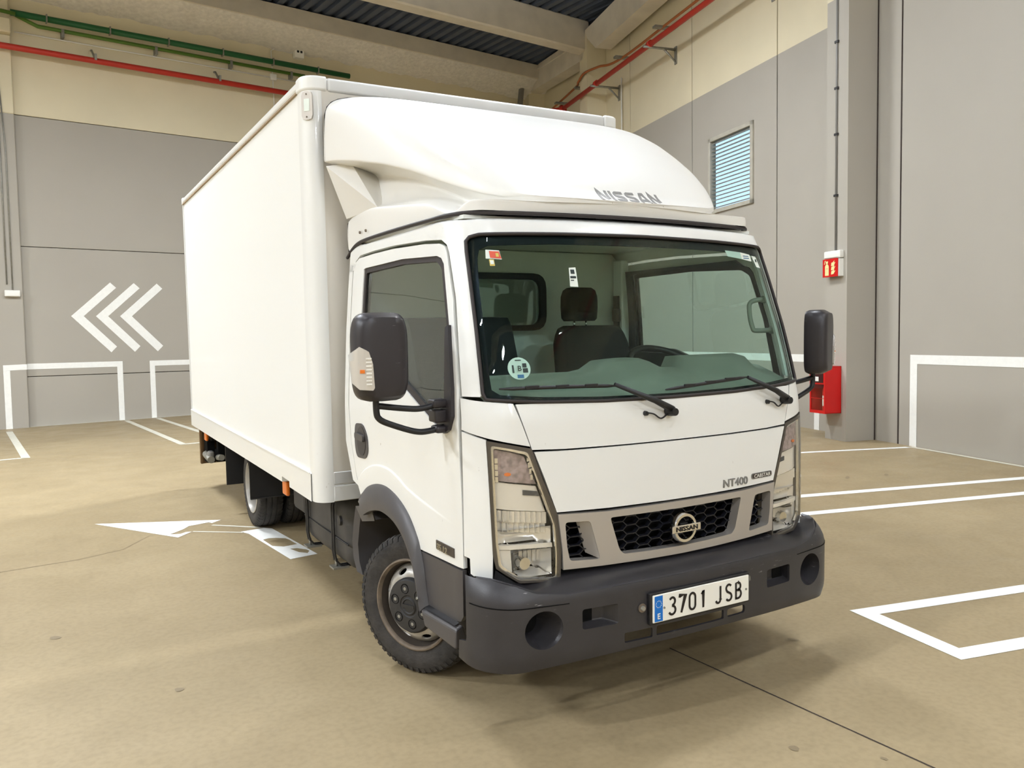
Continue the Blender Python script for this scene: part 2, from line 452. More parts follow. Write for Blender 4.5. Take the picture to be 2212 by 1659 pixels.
def frame(origin, xdir, ydir):
    x = Vector(xdir).normalized(); y = Vector(ydir); y = (y - x * y.dot(x)).normalized(); z = x.cross(y)
    M = Matrix.Identity(4)
    for i in range(3): M[i][0], M[i][1], M[i][2], M[i][3] = x[i], y[i], z[i], origin[i]
    return M
def lin(T, z):
    if z <= T[0][0]: return T[0][1]
    for (a, b), (c, d) in zip(T, T[1:]):
        if z <= c: return b + (d - b) * (z - a) / (c - a)
    return T[-1][1]
def loft(name, secs, m, parent=None, deg=30, capa=False, capb=False, closed=False):
    n = len(secs[0]); V = [p for s in secs for p in s]; F = []
    for i in range(len(secs) - 1):
        for k in range(n if closed else n - 1):
            F.append((i * n + k, i * n + (k + 1) % n, (i + 1) * n + (k + 1) % n, (i + 1) * n + k))
    if capa: F.append(tuple(range(n))[::-1])
    if capb: F.append(tuple((len(secs) - 1) * n + k for k in range(n)))
    return sharp(ob(name, V, F, m, parent), deg)

# ================================================================== THE HALL
def floor_z(x, y):
    s = nA.x * x + nA.y * y
    return 0.0 if s < 6 else -0.0185 * (s - 6)
V, F = [], []
xs = [-16 + i * 0.8 for i in range(41)]; ys = [-28 + i * 0.8 for i in range(61)]
for y in ys:
    for x in xs: V.append((x, y, floor_z(x, y)))
for j in range(len(ys) - 1):
    for i in range(len(xs) - 1):
        k = j * len(xs) + i; F.append((k, k + 1, k + 1 + len(xs), k + len(xs)))
floor = tag(ob('floor', V, F, M_floor, smooth=True), 'tan polished concrete floor of the hall', kind='structure')

def on_floor(name, poly, m, h=0.002, holes=()):
    f = lambda u, v: (u, v, floor_z(u, v) + h)
    return patch(name, poly, list(holes), f, m, floor, step=0.35, thick=0, centre=(0, 0, -5), grid=False)
def strip(a, b, w):
    a = Vector(a); b = Vector(b); d = (b - a).normalized(); n = Vector((-d.y, d.x)) * w / 2
    return [tuple(a - n), tuple(b - n), tuple(b + n), tuple(a + n)]
# painted marks on the floor
on_floor('painted_line', strip((-3.03, 15.0), (-2.66, 10.42), 0.105), M_lineold)
on_floor('painted_line', strip((-2.66, 10.47), (-6.0, 10.07), 0.10), M_lineold)
on_floor('painted_line', strip((-1.02, 15.8), (-0.63, 10.55), 0.10), M_lineold)
on_floor('painted_line', strip((-0.68, 10.55), (2.6, 10.95), 0.10), M_lineold)
on_floor('painted_line', strip((-0.42, 15.85), (0.05, 10.2), 0.10), M_lineold)
on_floor('painted_line', strip((5.65, 4.40), (7.05, 3.93), 0.085), M_line)
on_floor('painted_line', strip((5.65, 4.40), (2.3, 5.5), 0.085), M_line)
on_floor('painted_line', strip((3.64, 2.655), (6.72, 1.879), 0.11), M_line)
on_floor('painted_line', strip((3.64, 2.655), (1.6, 3.17), 0.11), M_line)
on_floor('painted_line', strip((3.06, 2.165), (6.60, 1.348), 0.11), M_line)
on_floor('painted_line', strip((3.06, 2.165), (1.4, 2.55), 0.11), M_line)
on_floor('painted_line', [(1.488, .437), (6.2, -.528), (6.18, -.63), (1.577, .312), (1.488, -.19), (6.05, -1.146), (6.03, -1.246), (1.365, -.278)], M_line)
# worn turning arrow beside the truck
on_floor('painted_arrow', [(-2.045, 5.126), (-1.102, 4.688), (-1.19, 4.60), (-1.207, 4.65), (-1.30, 4.62), (-1.373, 4.60), (-1.42, 4.52), (-1.468, 4.465), (-1.50, 4.43), (-1.544, 4.389), (-1.47, 4.36), (-1.42, 4.40), (-1.378, 4.385), (-1.50, 4.246)], M_line)
on_floor('painted_arrow', strip((-1.20, 4.53), (-0.85, 4.20), 0.03), M_lineold)
on_floor('painted_arrow', strip((-1.37, 4.39), (-1.03, 4.13), 0.025), M_lineold)
on_floor('painted_arrow', [(-1.043, 4.164), (-.843, 4.192), (-.803, 4.135), (-.702, 3.19), (-.903, 3.157), (-1.002, 4.059)], M_line,
         holes=[[(-.947, 3.808), (-.90, 3.83), (-.846, 3.809), (-.79, 3.76), (-.773, 3.695), (-.765, 3.6), (-.756, 3.538), (-.86, 3.52), (-.928, 3.586)],
                [(-.836, 3.434), (-.787, 3.423), (-.74, 3.35), (-.728, 3.304), (-.757, 3.249), (-.803, 3.308)]])
# pale strips where the floor meets the walls
on_floor('skirting_strip', strip((-6.0, 15.36), (9.5, 17.23), 0.10), M_lineold)
on_floor('skirting_strip', strip((7.11, 3.94), (5.7, -2.95), 0.07), M_lineold)
# saw-cut joints and spots
on_floor('saw_joint', strip((0.30, 0.55), (0.62, -4.5), 0.008), M_joint, 0.0015)
for a, b in (((-2.90, 3.90), (-2.196, 3.979)), ((-2.196, 3.979), (-1.901, 4.099)), ((-1.901, 4.099), (-1.685, 4.44))):
    on_floor('saw_joint', strip(a, b, 0.006), M_stain, 0.0015)
def blob(cx, cy, rx, ry, ang=0):
    return [(cx + rx * math.cos(t) * math.cos(ang) - ry * math.sin(t) * math.sin(ang), cy + rx * math.cos(t) * math.sin(ang) + ry * math.sin(t) * math.cos(ang))
            for t in [2 * PI * k / 11 for k in range(11)] for _ in (0,)]
for (cx, cy, rx, ry) in ((-2.345, 2.356, .022, .03), (-1.865, 1.338, .018, .022), (.897, .308, .016, .03), (.068, -.434, .018, .02), (.29, -.654, .010, .012), (5.2, 2.9, .06, .02), (4.75, 3.02, .08, .02)):
    on_floor('floor_spot', [(p[0] + random.uniform(-.003, .003), p[1] + random.uniform(-.003, .003)) for p in blob(cx, cy, rx, ry, 0.6)], M_stain, 0.0017)

# ---- wall at the back left, precast panels between columns
wall_left = tag(ob('wall_left', boxv(-12, 12.3, NA + 0.06, NA + 0.3, -0.6, 9.2, PA), BOXF, M_joint), 'grey and cream precast panel wall behind the truck', kind='structure'); fixn(wall_left)
rows = [(-0.5, 0.932, M_grey), (0.944, 3.432, M_grey), (3.444, 5.914, M_grey), (5.926, 9.1, M_cream)]
for a0, a1 in ((-12, -1.38), (-0.83, 11.8)):
    for z0, z1, m in rows:
        box('wall_panel', a0, a1, NA, NA + 0.1, z0, z1, m, wall_left, PA, r=0.006, seg=1)
for a0, a1 in ((-1.38, -0.83),):
    box('column', a0, a1, NA - 0.12, NA + 0.1, -0.5, 5.90, M_grey, wall_left, PA, r=0.015, seg=1)
    box('column', a0, a1, NA - 0.12, NA + 0.1, 5.90, 7.35, M_cream, wall_left, PA, r=0.015, seg=1)
    box('column', a0, a1 + 0.0, NA - 0.28, NA + 0.1, 7.35, 7.62, M_cream, wall_left, PA, r=0.02, seg=1)
    box('column', a0, a1, NA - 0.12, NA + 0.1, 7.62, 9.0, M_cream, wall_left, PA, r=0.02, seg=1)
def on_A(name, polys, m, off=0.004):
    for pl in polys: ob(name, [PA(a, NA - off, z) for a, z in pl], [tuple(range(len(pl)))], m, wall_left)
# painted bay frames and arrows on that wall
def zf(a): return -0.022
for pl in ([(-0.83, 1.19), (0.88, 1.19), (0.88, 1.08), (-0.83, 1.08)], [(0.775, 1.08), (0.88, 1.08), (0.88, -.1), (0.775, -.1)],
           [(1.40, 1.184), (4.4, 1.184), (4.4, 1.076), (1.40, 1.076)], [(1.40, 1.076), (1.50, 1.076), (1.50, -.1), (1.40, -.1)]):
    on_A('painted_frame', [pl], M_line)
for pl in ([(-1.22, 1.175), (-0.83, 1.185), (-0.83, 1.08), (-1.22, 1.07)], [(-1.22, 1.07), (-1.11, 1.07), (-1.11, -.1), (-1.22, -.1)]):
    ob('painted_frame', [PA(a, NA - 0.125, z) for a, z in pl], [(0, 1, 2, 3)], M_line, wall_left)
for x0 in (-0.02, 0.425, 0.87):
    on_A('painted_chevron', [[(x0, 2.108), (x0 + .73, 2.79), (x0 + .84, 2.685), (x0 + .225, 2.108)],
                             [(x0, 2.108), (x0 + .225, 2.108), (x0 + .81, 1.49), (x0 + .70, 1.375)]], M_line)
# fire strip under the roof along that wall
V, F = [], []
n = 160
prof = [(0.0, 8.10), (0.35, 8.17), (0.7, 8.27), (1.02, 8.36)]
for i in range(n + 1):
    a = -12 + 24.0 * i / n
    for j, (o, z) in enumerate(prof): V.append(PA(a, NA - o + (random.uniform(-.03, .03) if 0 < j < 3 else 0), z + random.uniform(-.03, .03)))
for i in range(n):
    for j in range(len(prof) - 1): k = i * len(prof) + j; F.append((k, k + 1, k + len(prof) + 1, k + len(prof)))
tag(ob('trim_1', V, F, M_rough, smooth=True), 'rough white sprayed fire strip under the roof edge', kind='structure')
tag(box('trim_2', -12, 11.2, NA - 1.06, NA - 1.0, 8.33, 8.68, M_conc, None, PA), 'smooth fascia board along the sprayed strip', kind='structure')

# ---- roof deck of ribbed steel, beams
ceiling_me = []
V, F = [], []
pr = [(0.0, 0.0), (0.13, 0.0), (0.16, 0.065), (0.24, 0.065), (0.27, 0.0)]
a = -16.0; cols = []
while a < 14:
    cols += [(a + u, z) for u, z in pr[:-1]]; a += 0.27
for (u, z) in cols: V += [PA(u, -27, 8.70 + z), PA(u, NA + .1, 8.70 + z)]
F = [(2 * i, 2 * i + 1, 2 * i + 3, 2 * i + 2) for i in range(len(cols) - 1)]
tag(ob('ceiling', V, F, M_deck), 'dark ribbed steel roof deck', kind='structure')
for i, n0 in enumerate((12.0, 4.4, -3.2, -10.8)):
    beam = tag(box('trim_%d' % (3 + i), -16, 10.2 if i == 0 else 8.5, n0, n0 + 0.34, 8.03, 8.72, M_conc, None, PA, r=0.03, seg=1), 'precast concrete roof beam', kind='structure')

# ---- wall at the right, tall panels with a louvre opening
wall_right = tag(ob('wall_right', boxv(-27, 8.0, NB + 0.08, NB + 0.3, -0.4, 9.2, PB) + boxv(11, 18.95, NB + 0.08, NB + 0.3, -0.4, 9.2, PB), BOXF + [tuple(i + 8 for i in f) for f in BOXF], M_joint), 'grey and cream precast panel wall on the right', kind='structure'); fixn(wall_right)
LV = (8.72, 10.08, 3.692, 5.03)
edges_b = [-27, -4.69, -2.13, 0.43, 2.99, 5.55, 8.11, 10.67, 13.23, 15.79, 18.92]
ZB = 5.873
for d0, d1 in zip(edges_b, edges_b[1:]):
    g = 0.013
    if d0 == 8.11:
        L = [(d0 + g, LV[0], NB, NB + .10, -.3, ZB), (LV[1], d1 - g, NB, NB + .10, -.3, ZB), (LV[0], LV[1], NB, NB + .10, -.3, LV[2]), (LV[0], LV[1], NB, NB + .10, LV[3], ZB), (d0 + g, d1 - g, NB, NB + .10, ZB, 9.1)]
    else:
        L = [(d0 + g, d1 - g, NB, NB + .12, -.3, ZB), (d0 + g, d1 - g, NB, NB + .12, ZB, 9.1)]
    V, F, mi = [], [], []
    for q, b in enumerate(L):
        k = len(V); V += boxv(*b, PB); F += [tuple(i + k for i in f) for f in BOXF]; mi += [1 if q == len(L) - 1 else 0] * 6
    fixn(ob('wall_panel', V, F, None, wall_right, mi=mi, mats=[M_grey, M_cream]))
def columnB(d0, d1, out, zs, zt):
    V, F, mi = [], [], []
    for q, b in enumerate([(d0, d1, NB - out, NB + .05, -.3, zs), (d0, d1, NB - out, NB + .05, zs, zt)]):
        k = len(V); V += boxv(*b, PB); F += [tuple(i + k for i in f) for f in BOXF]; mi += [q] * 6
    fixn(ob('column', V, F, None, wall_right, mi=mi, mats=[M_grey, M_cream]))
columnB(5.965, 6.375, .47, 5.93, 8.5)
columnB(14.45, 14.87, .47, 5.9, 8.42)
columnB(18.45, 18.9, .47, 5.9, 8.3)
box('joint_seal', 5.952, 5.966, NB - .012, NB + .02, -.1, 9, M_joint, wall_right, PB)
box('joint_seal', 5.541, 5.559, NB - .004, NB + .02, -.1, 9, M_joint, wall_right, PB)
# edge beams carried by the columns
def beamB(name, pts, n0, n1, m=M_conc):
    V = [PB(d, n, z) for n in (n0, n1) for d, z in pts]; k = len(pts)
    F = [tuple(range(k)), tuple(range(2 * k - 1, k - 1, -1))] + [(i, (i + 1) % k, k + (i + 1) % k, k + i) for i in range(k)]
    o = ob(name, V, F, m); fixn(o); return o
tag(beamB('trim_7', [(14.7, 7.87), (18.9, 8.22), (18.9, 8.82), (14.5, 8.43)], NB - .47, NB - .12), 'cream edge beam from corner to far column', kind='structure')
tag(beamB('trim_8', [(13.86, 7.85), (-27, 8.9), (-27, 9.9), (14.45, 8.43), (14.3, 8.2)], NB - .52, NB - .15), 'cream edge beam from far column towards the camera', kind='structure')
tag(beamB('trim_9', [(14.9, 8.30), (18.9, 8.68), (18.9, 8.72), (14.9, 8.34)], NB - .50, NB - .44), 'thin ledge on the far edge beam', kind='structure')
# painted bay frames on that wall
def on_B(name, pl, m, off=0.004):
    return ob(name, [PB(d, NB - off, z) for d, z in pl], [tuple(range(len(pl)))], m, wall_right)
for pl in ([(5.355, 1.252), (-2, 1.252), (-2, 1.137), (5.355, 1.137)], [(5.355, 1.137), (5.355, -.05), (5.24, -.05), (5.24, 1.137)],
           [(7.08, 1.225), (11.2, 1.225), (11.2, 1.11), (7.08, 1.11)], [(7.08, 1.11), (7.08, -.05), (7.195, -.05), (7.195, 1.11)]):
    on_B('painted_frame', pl, M_line)
# walls behind and left of the camera (close the hall)
tag(box('wall_back', -16, 12, -26.3, -26, -.3, 9, M_grey, None, PA), 'grey hall wall behind the camera', kind='structure')
tag(box('wall_front', -14.3, -14, -27, NA + .2, -.3, 9, M_grey, None, PA), 'grey hall wall far left of the truck', kind='structure')

wf = bpy.data.objects['wall_front']
for n0 in (-8.0, -3.4, 1.2, 5.8, 10.4):
    for b in ((n0, n0 + 4.0, 1.08, 1.19), (n0, n0 + .11, -.1, 1.08), (n0 + 3.89, n0 + 4.0, -.1, 1.08)):
        ob('painted_frame', [PA(-13.995, n_, z_) for n_, z_ in ((b[0], b[2]), (b[1], b[2]), (b[1], b[3]), (b[0], b[3]))], [(0, 1, 2, 3)], M_line, wf)
box('wall_joint', -14, -13.994, -26, NA, 3.43, 3.45, M_joint, wf, PA)
# ---- louvre in the right wall
lou = empty('window_1', PB((LV[0] + LV[1]) / 2, NB, LV[2])); tag(lou, 'galvanised louvre opening high in the right wall', kind='structure')
def loc(o, parent):           # keep world vertices, parent to a moved empty
    o.parent = parent; o.matrix_parent_inverse = Matrix.Translation(-Vector(parent.location)); return o
for b in ((LV[0] - .0, LV[0] + .075, LV[2], LV[3]), (LV[1] - .075, LV[1], LV[2], LV[3]), (LV[0], LV[1], LV[2], LV[2] + .07), (LV[0], LV[1], LV[3] - .07, LV[3])):
    loc(box('louvre_frame', b[0], b[1], NB - .035, NB + .09, b[2], b[3], M_galv2, None, PB, r=.004, seg=1), lou)
nsl = 18; h = (LV[3] - LV[2] - .14) / nsl
for k in range(nsl):
    z = LV[2] + .07 + h * (k + .5)
    V = [PB(d, NB + n, z + zz) for d in (LV[0] + .06, LV[1] - .06) for n, zz in ((.0, -.014), (.07, .004), (.07, .022), (.0, .004))]
    o = ob('slat', V, [(0, 1, 5, 4), (1, 2, 6, 5), (2, 3, 7, 6), (3, 0, 4, 7), (3, 2, 1, 0), (4, 5, 6, 7)], M_galv); fixn(o); loc(o, lou)

# ---- services on the back left wall
def pipeA(name, pts, r, m, off, label, cat):
    s = 1 - off / 18.23
    P = [PA(-2.586 + (a + 2.586) * s, NA - off, 1.6 + (z - 1.6) * s) for a, z in pts]
    return tag(tube(name, P, r, m), label, cat)
rp = pipeA('sprinkler_pipe', [(-10, 7.165), (9.5, 7.185)], .056, M_red, .28, 'red sprinkler pipe running along the back left wall', 'pipe')
for a in (.62, 3.05, 5.5):
    s = 1 - .28 / 18.23
    aa = -2.586 + (a + 2.586) * s
    box('pipe_hanger', aa - .02, aa + .02, NA - .36, NA - .2, 7.09, 7.21, M_galv, rp, PA)
    tube('pipe_hanger', [PA(aa, NA - .28, 7.12), PA(aa - .03, NA - .12, 7.33), PA(aa - .02, NA, 7.36)], .022, M_galv, rp, 6)
g1 = pipeA('green_conduit', [(-.80, 7.815), (6.12, 7.822)], .058, M_green, .25, 'thick dark green conduit under the roof strip', 'conduit')
for a in (-.25, .85, 1.95, 3.05, 4.15, 5.2):
    box('conduit_clip', a, a + .025, NA - .32, NA - .18, 7.66, 7.80, M_galv, g1, PA)
g2 = pipeA('cable_conduit', [(-.72, 7.78), (-.36, 7.645), (5.0, 7.632)], .036, M_green2, .12, 'thin olive conduit below the thick green one', 'conduit')
for a in (.02, 1.72, 3.25, 4.6): box('conduit_clip', a, a + .05, NA - .17, NA, 7.47, 7.63, M_galv, g2, PA)
pipeA('green_conduit', [(-10, 7.95), (-1.4, 7.84), (-.72, 7.80)], .035, M_green2, .3, 'olive conduit bending round the left column', 'conduit')
pipeA('wiring_conduit', [(-.75, 7.462), (5.2, 7.47)], .013, M_plastic, .03, 'thin white wiring conduit on the cream wall', 'conduit')
pipeA('wiring_conduit', [(4.83, 8.10), (4.30, 8.12), (4.22, 8.06), (4.24, 7.46), (4.26, 6.4)], .012, M_plastic, .03, 'thin white conduit dropping from the detector box', 'conduit')
det = tag(box('beam_detector', 4.72, 4.94, NA - .16, NA, 7.97, 8.20, M_plastic, None, PA, r=.02), 'white beam detector box with two dark lenses', 'detector')
for a in (4.79, 4.87): box('lens', a - .025, a + .025, NA - .175, NA - .15, 8.08, 8.13, M_black, det, PA, r=.01)
tag(box('junction_box', 4.17, 4.31, NA - .07, NA, 7.40, 7.54, M_plastic, None, PA, r=.012), 'small white junction box under the green conduits', 'box')
em = tag(box('emergency_light', -1.14, -.885, NA - .20, NA - .12, 2.468, 2.588, M_plastic, None, PA, r=.012), 'white emergency light on the left column', 'lamp')
box('diffuser', -1.12, -.905, NA - .206, NA - .19, 2.48, 2.55, M_plastic, em, PA, r=.004)
ecd = tag(tube('wiring_conduit', [PA(-1.0, NA - .135, 2.59), PA(-1.0, NA - .135, 5.2), PA(-1.06, NA - .135, 6.5)], .012, M_galv), 'thin grey conduit down the left column', 'conduit')
tube('wiring_conduit', [PA(-1.09, NA - .135, 2.7), PA(-1.09, NA - .135, 6.5)], .012, M_galv, ecd)

# ---- services on the right wall
rb = tag(tube('sprinkler_pipe', [PB(-12, NB - .56, 7.07), PB(15.75, NB - .56, 7.035)], .052, M_red), 'red sprinkler pipe on brackets along the right wall', 'pipe')
tube('pipe_branch', [PB(15.75, NB - .56, 7.035), PB(16.0, NB - .85, 7.03), PB(16.5, NB - 1.6, 7.0)], .05, M_red, rb)
tube('pipe_elbow', [PB(15.68, NB - .56, 7.00), PB(15.82, NB - .56, 7.07)], .085, M_red, rb)
for d in (4.0, 8.2, 11.25, 13.75, 16.3):
    tube('pipe_bracket', [PB(d, NB, 6.99), PB(d, NB - .70, 6.99)], .024, M_galv, rb, 6)
    tube('pipe_bracket', [PB(d, NB, 6.75), PB(d, NB - .26, 6.98)], .018, M_galv, rb, 6)
    box('pipe_bracket', d - .04, d + .04, NB - .02, NB, 6.72, 7.05, M_galv, rb, PB)
    tube('pipe_clamp', [PB(d - .05, NB - .56, 7.05), PB(d + .05, NB - .56, 7.05)], .066, M_red, rb)
cb = tag(tube('power_cable', curve([PB(-6, NB - .25, 7.46), PB(9, NB - .25, 7.43), PB(13.0, NB - .25, 7.41), PB(13.9, NB - .45, 7.46), PB(14.5, NB - .52, 7.50), PB(14.9, NB - .5, 7.42), PB(15.6, NB - .3, 7.50), PB(17.6, NB - .25, 7.44)]), .026, M_orange), 'orange power cable in clips above the red pipe', 'cable')
for d in (9.6, 11.35, 13.1, 15.3, 16.6): box('cable_clip', d - .06, d + .06, NB - .42, NB, 7.40, 7.44, M_galv, cb, PB)
tag(tube('drop_pipe', [PB(13.55, NB - .05, 7.15), PB(13.55, NB - .05, 4.2)], .016, M_plastic), 'thin white drop pipe beside the far column', 'pipe')
dp = tag(tube('rain_pipe', [PB(18.2, NB - .75, 8.3), PB(18.2, NB - .85, 7.4), PB(18.2, NB - .9, 6.0)], .075, M_badge), 'dark grey downpipe in the far corner', 'pipe')
# near column: conduit, emergency light, fire sign, extinguisher cabinet
co = NB - .47
cd = tag(tube('wiring_conduit', [PB(6.17, co - .014, 2.60), PB(6.17, co - .014, 7.5)], .013, M_badge), 'grey conduit running down the near column', 'conduit')
for z in (3.35, 4.15, 4.75, 5.35): box('conduit_clip', 6.14, 6.20, co - .03, co, z, z + .03, M_hub, cd, PB)
em2 = tag(box('emergency_light', 6.02, 6.335, co - .07, co, 2.535, 2.635, M_plastic, None, PB, r=.012), 'white emergency light above the red fire sign', 'lamp')
box('diffuser', 6.035, 6.32, co - .076, co - .06, 2.545, 2.60, M_plastic, em2, PB, r=.004)
# fire sign: a red face held out from the column
sg = tag(box('fire_sign', 6.045, 6.335, co - .085, co - .075, 2.29, 2.53, M_redbox, None, PB), 'red fire extinguisher sign on the near column', 'sign')
box('bracket_plate', 6.03, 6.10, co - .07, co, 2.295, 2.525, M_plastic, sg, PB)
def onsign(name, pl, m): return ob(name, [PB(d, co - .0885, z) for d, z in pl], [tuple(range(len(pl)))], m, sg)
ex, ez = 6.285, 2.31
onsign('pictogram', [(ex, ez), (ex - .075, ez), (ex - .075, ez + .125), (ex - .055, ez + .15), (ex - .02, ez + .15), (ex, ez + .125)], M_pict)
onsign('pictogram', [(ex - .02, ez + .155), (ex - .055, ez + .155), (ex - .06, ez + .19), (ex - .01, ez + .19)], M_pict)
onsign('pictogram', [(ex + .02, ez + .15), (ex + .005, ez + .15), (ex, ez + .185), (ex - .02, ez + .20), (ex + .005, ez + .20)], M_pict)
onsign('pictogram', [(ex - .018, ez + .085), (ex - .06, ez + .085), (ex - .06, ez + .10), (ex - .018, ez + .10)], M_redbox)
for k in range(3):
    z = ez + .01 + k * .055; d0 = ex - .12
    onsign('pictogram', [(d0, z), (d0 - .05, z + .005), (d0 - .085, z + .05), (d0 - .055, z + .045), (d0 - .065, z + .075), (d0 - .03, z + .05), (d0 - .005, z + .045)], M_pict)
# extinguisher cabinet
cab = empty('extinguisher_cabinet', PB(6.2, co, .47)); tag(cab, 'red extinguisher cabinet on the near column behind the mirror', 'cabinet')
for b in ((6.055, 6.067, co - .25, co, .47, 1.10), (6.353, 6.365, co - .25, co, .47, 1.10), (6.055, 6.365, co - .25, co, .47, .482), (6.055, 6.365, co - .25, co, 1.088, 1.10), (6.055, 6.365, co - .012, co, .47, 1.10)):
    loc(box('cabinet_side', *b, M_redbox, None, PB, r=.003, seg=1), cab)
for b in ((6.055, 6.08, .47, 1.10), (6.34, 6.365, .47, 1.10), (6.08, 6.34, .47, .51), (6.08, 6.34, .86, 1.10)):
    loc(box('door_frame', b[0], b[1], co - .262, co - .25, b[2], b[3], M_redbox, None, PB), cab)
lp = loc(box('label_panel', 6.09, 6.33, co - .266, co - .261, .88, 1.085, mat('label_maroon', srgb(50, 8, 8), 0.5), None, PB), cab)
for z, w in ((1.065, .17), (1.04, .14), (1.01, .17)):
    loc(box('label_lettering', 6.21 - w / 2, 6.21 + w / 2, co - .268, co - .266, z - .009, z, M_plastic, None, PB), cab)
loc(box('label_lettering', 6.18, 6.25, co - .268, co - .266, .90, .96, M_plastic, None, PB), cab)
loc(box('door_glass', 6.08, 6.34, co - .256, co - .252, .51, .86, M_clear, None, PB), cab)
loc(box('door_bar', 6.08, 6.34, co - .262, co - .256, .668, .675, M_redbox, None, PB), cab)
exo = tag(lathe('fire_extinguisher', [(0, 0), (0, .05), (.01, .058), (.30, .058), (.33, .045), (.35, .02), (.38, .018), (.38, 0)], M_redbox, None, 20, 'z'), 'red fire extinguisher inside the red cabinet', 'extinguisher')
exo.location = PB(6.18, co - .13, .485)
lab = lathe('label_band', [(.08, .0585), (.08, .0592), (.22, .0592), (.22, .0585)], M_plastic, exo, 20, 'z')

# ---- ceiling lamps
M_led = mat('led_panel', (1, 1, 1, 1), 0.5, emit=LAMP_COLOUR + (1,), estr=6.0)
for i, (a, n, w) in enumerate(LAMPS):
    p = PA(a, n, LAMP_Z)
    la = empty('ceiling_lamp', p)
    where = ('back row', 'second row', 'third row', 'added fill row behind the camera', 'added fill row at the far end')[i // 3]; side = ('left', 'centre', 'right')[i % 3]
    tag(la, 'long white ceiling lamp out of view, %s, %s' % (where, side), 'lamp', 'hall ceiling lamps')
    loc(box('housing', a - .75, a + .75, n - .16, n + .16, LAMP_Z + .012, LAMP_Z + .09, M_plastic, None, PA), la)
    loc(box('led_panel', a - .73, a + .73, n - .14, n + .14, LAMP_Z, LAMP_Z + .012, M_led, None, PA), la)
    for k in (-.6, .6): loc(box('suspension_wire', a + k - .004, a + k + .004, n - .004, n + .004, LAMP_Z + .09, 8.71, M_galv, None, PA), la)
    ld = bpy.data.lights.new('lamp_light', 'AREA'); ld.shape = 'RECTANGLE'; ld.size = 1.5; ld.size_y = .3; ld.energy = w; ld.color = LAMP_COLOUR
    lo = bpy.data.objects.new('lamp_light', ld); link(lo, la)
    lo.matrix_parent_inverse = Matrix.Identity(4); lo.location = -UP * 0.03
    lo.rotation_euler = (0, 0, math.atan2(dA.y, dA.x))
    lu = bpy.data.lights.new('added_uplight', 'AREA'); lu.shape = 'RECTANGLE'; lu.size = 1.4; lu.size_y = .26; lu.energy = w * .36; lu.color = LAMP_COLOUR  # added upward light that brightens the beams and roof deck
    uo = bpy.data.objects.new('added_uplight', lu); link(uo, la)
    uo.matrix_parent_inverse = Matrix.Identity(4); uo.location = UP * 0.12; uo.rotation_euler = (PI, 0, -math.atan2(dA.y, dA.x))

# ================================================================== THE TRUCK
truck = empty('box_truck'); tag(truck, 'white box truck with grey bumper parked in the hall', 'truck')

# cab skin: plan sections at height z
FZ = [(.2, .125), (.63, .128), (1.0, .132), (1.115, .136), (1.25, .143), (1.306, .155), (1.45, .19), (1.59, .229), (1.82, .302), (2.0, .362), (2.05, .385), (2.066, .43), (2.076, .54), (2.082, .75)]
WZ = [(.2, .925), (1.2, .925), (1.306, .92), (1.59, .905), (1.82, .886), (2.0, .868), (2.05, .858), (2.066, .835), (2.076, .79), (2.082, .70)]
def mk_surface(FT, WT, CR, RR):
    def sec(z):
        W = lin(WT, z); Fc = lin(FT, z); xk = W - .17
        for _ in range(3):
            ph = math.atan(2 * CR / xk); xk = W - RR * (1 - math.sin(ph))
        return W, Fc, ph, xk, xk - RR * math.sin(ph), Fc + CR + RR * math.cos(ph)
    def S(s, z):
        W, Fc, ph, xk, cx, cy = sec(z); sg = 1 if s >= 0 else -1; a = abs(s); L = RR * (PI / 2 - ph)
        if a <= xk: return (sg * a, Fc + CR * (a / xk) ** 2, z)
        if a <= xk + L:
            th = ph + (a - xk) / RR; return (sg * (cx + RR * math.sin(th)), cy - RR * math.cos(th), z)
        return (sg * W, cy + (a - xk - L), z)
    def side(y, z):     # negative-x flank
        W, Fc, ph, xk, cx, cy = sec(z)
        if y >= cy: return (-W, y, z)
        return (-(cx + math.sqrt(max(RR * RR - (cy - y) ** 2, 0))), y, z)
    def s_of_y(y, z):
        W, Fc, ph, xk, cx, cy = sec(z); L = RR * (PI / 2 - ph)
        if y >= cy: return xk + L + y - cy
        return xk + RR * (math.acos(min(1, (cy - y) / RR)) - ph)
    return S, side, s_of_y
S, SIDE, S_OF_Y = mk_surface(FZ, WZ, .06, .2)

WS_OUT = symm([(0, 1.985), (-.437, 1.981), (-.62, 1.977), (-.78, 1.971), (-.82, 1.962), (-.838, 1.945), (-.843, 1.90), (-.851, 1.724), (-.862, 1.495), (-.868, 1.345), (-.858, 1.322), (-.655, 1.306), (-.36, 1.296), (0, 1.293)])
WS_IN = symm([(0, 1.943), (-.446, 1.942), (-.591, 1.937), (-.75, 1.930), (-.79, 1.915), (-.803, 1.88), (-.818, 1.768), (-.834, 1.424), (-.832, 1.36), (-.80, 1.340), (-.62, 1.325), (-.357, 1.315), (0, 1.311)])

# --- roof, pillars and header around the windscreen
DOOR_TOP = [(1.69, 1.90), (1.675, 1.945), (1.61, 1.972), (1.4, 1.978), (1.133, 1.978), (.763, 1.965), (.60, 1.952), (.555, 1.938), (.533, 1.905), (.457, 1.72), (.40, 1.5), (.362, 1.334)]
half = [(-S_OF_Y(1.76, z), z) for z in (2.076, 2.05, 2.0, 1.95, 1.90)] + [(-S_OF_Y(y - .012, z + .010), z + .010) for y, z in DOOR_TOP[:7]] + [(-S_OF_Y(y - .010, z), z) for y, z in DOOR_TOP[7:-1]] + [(-S_OF_Y(.352, 1.334), 1.332), (-.87, 1.325)]
outer = half + [(-u, v) for u, v in reversed(half)]
outer = [p for p in outer]
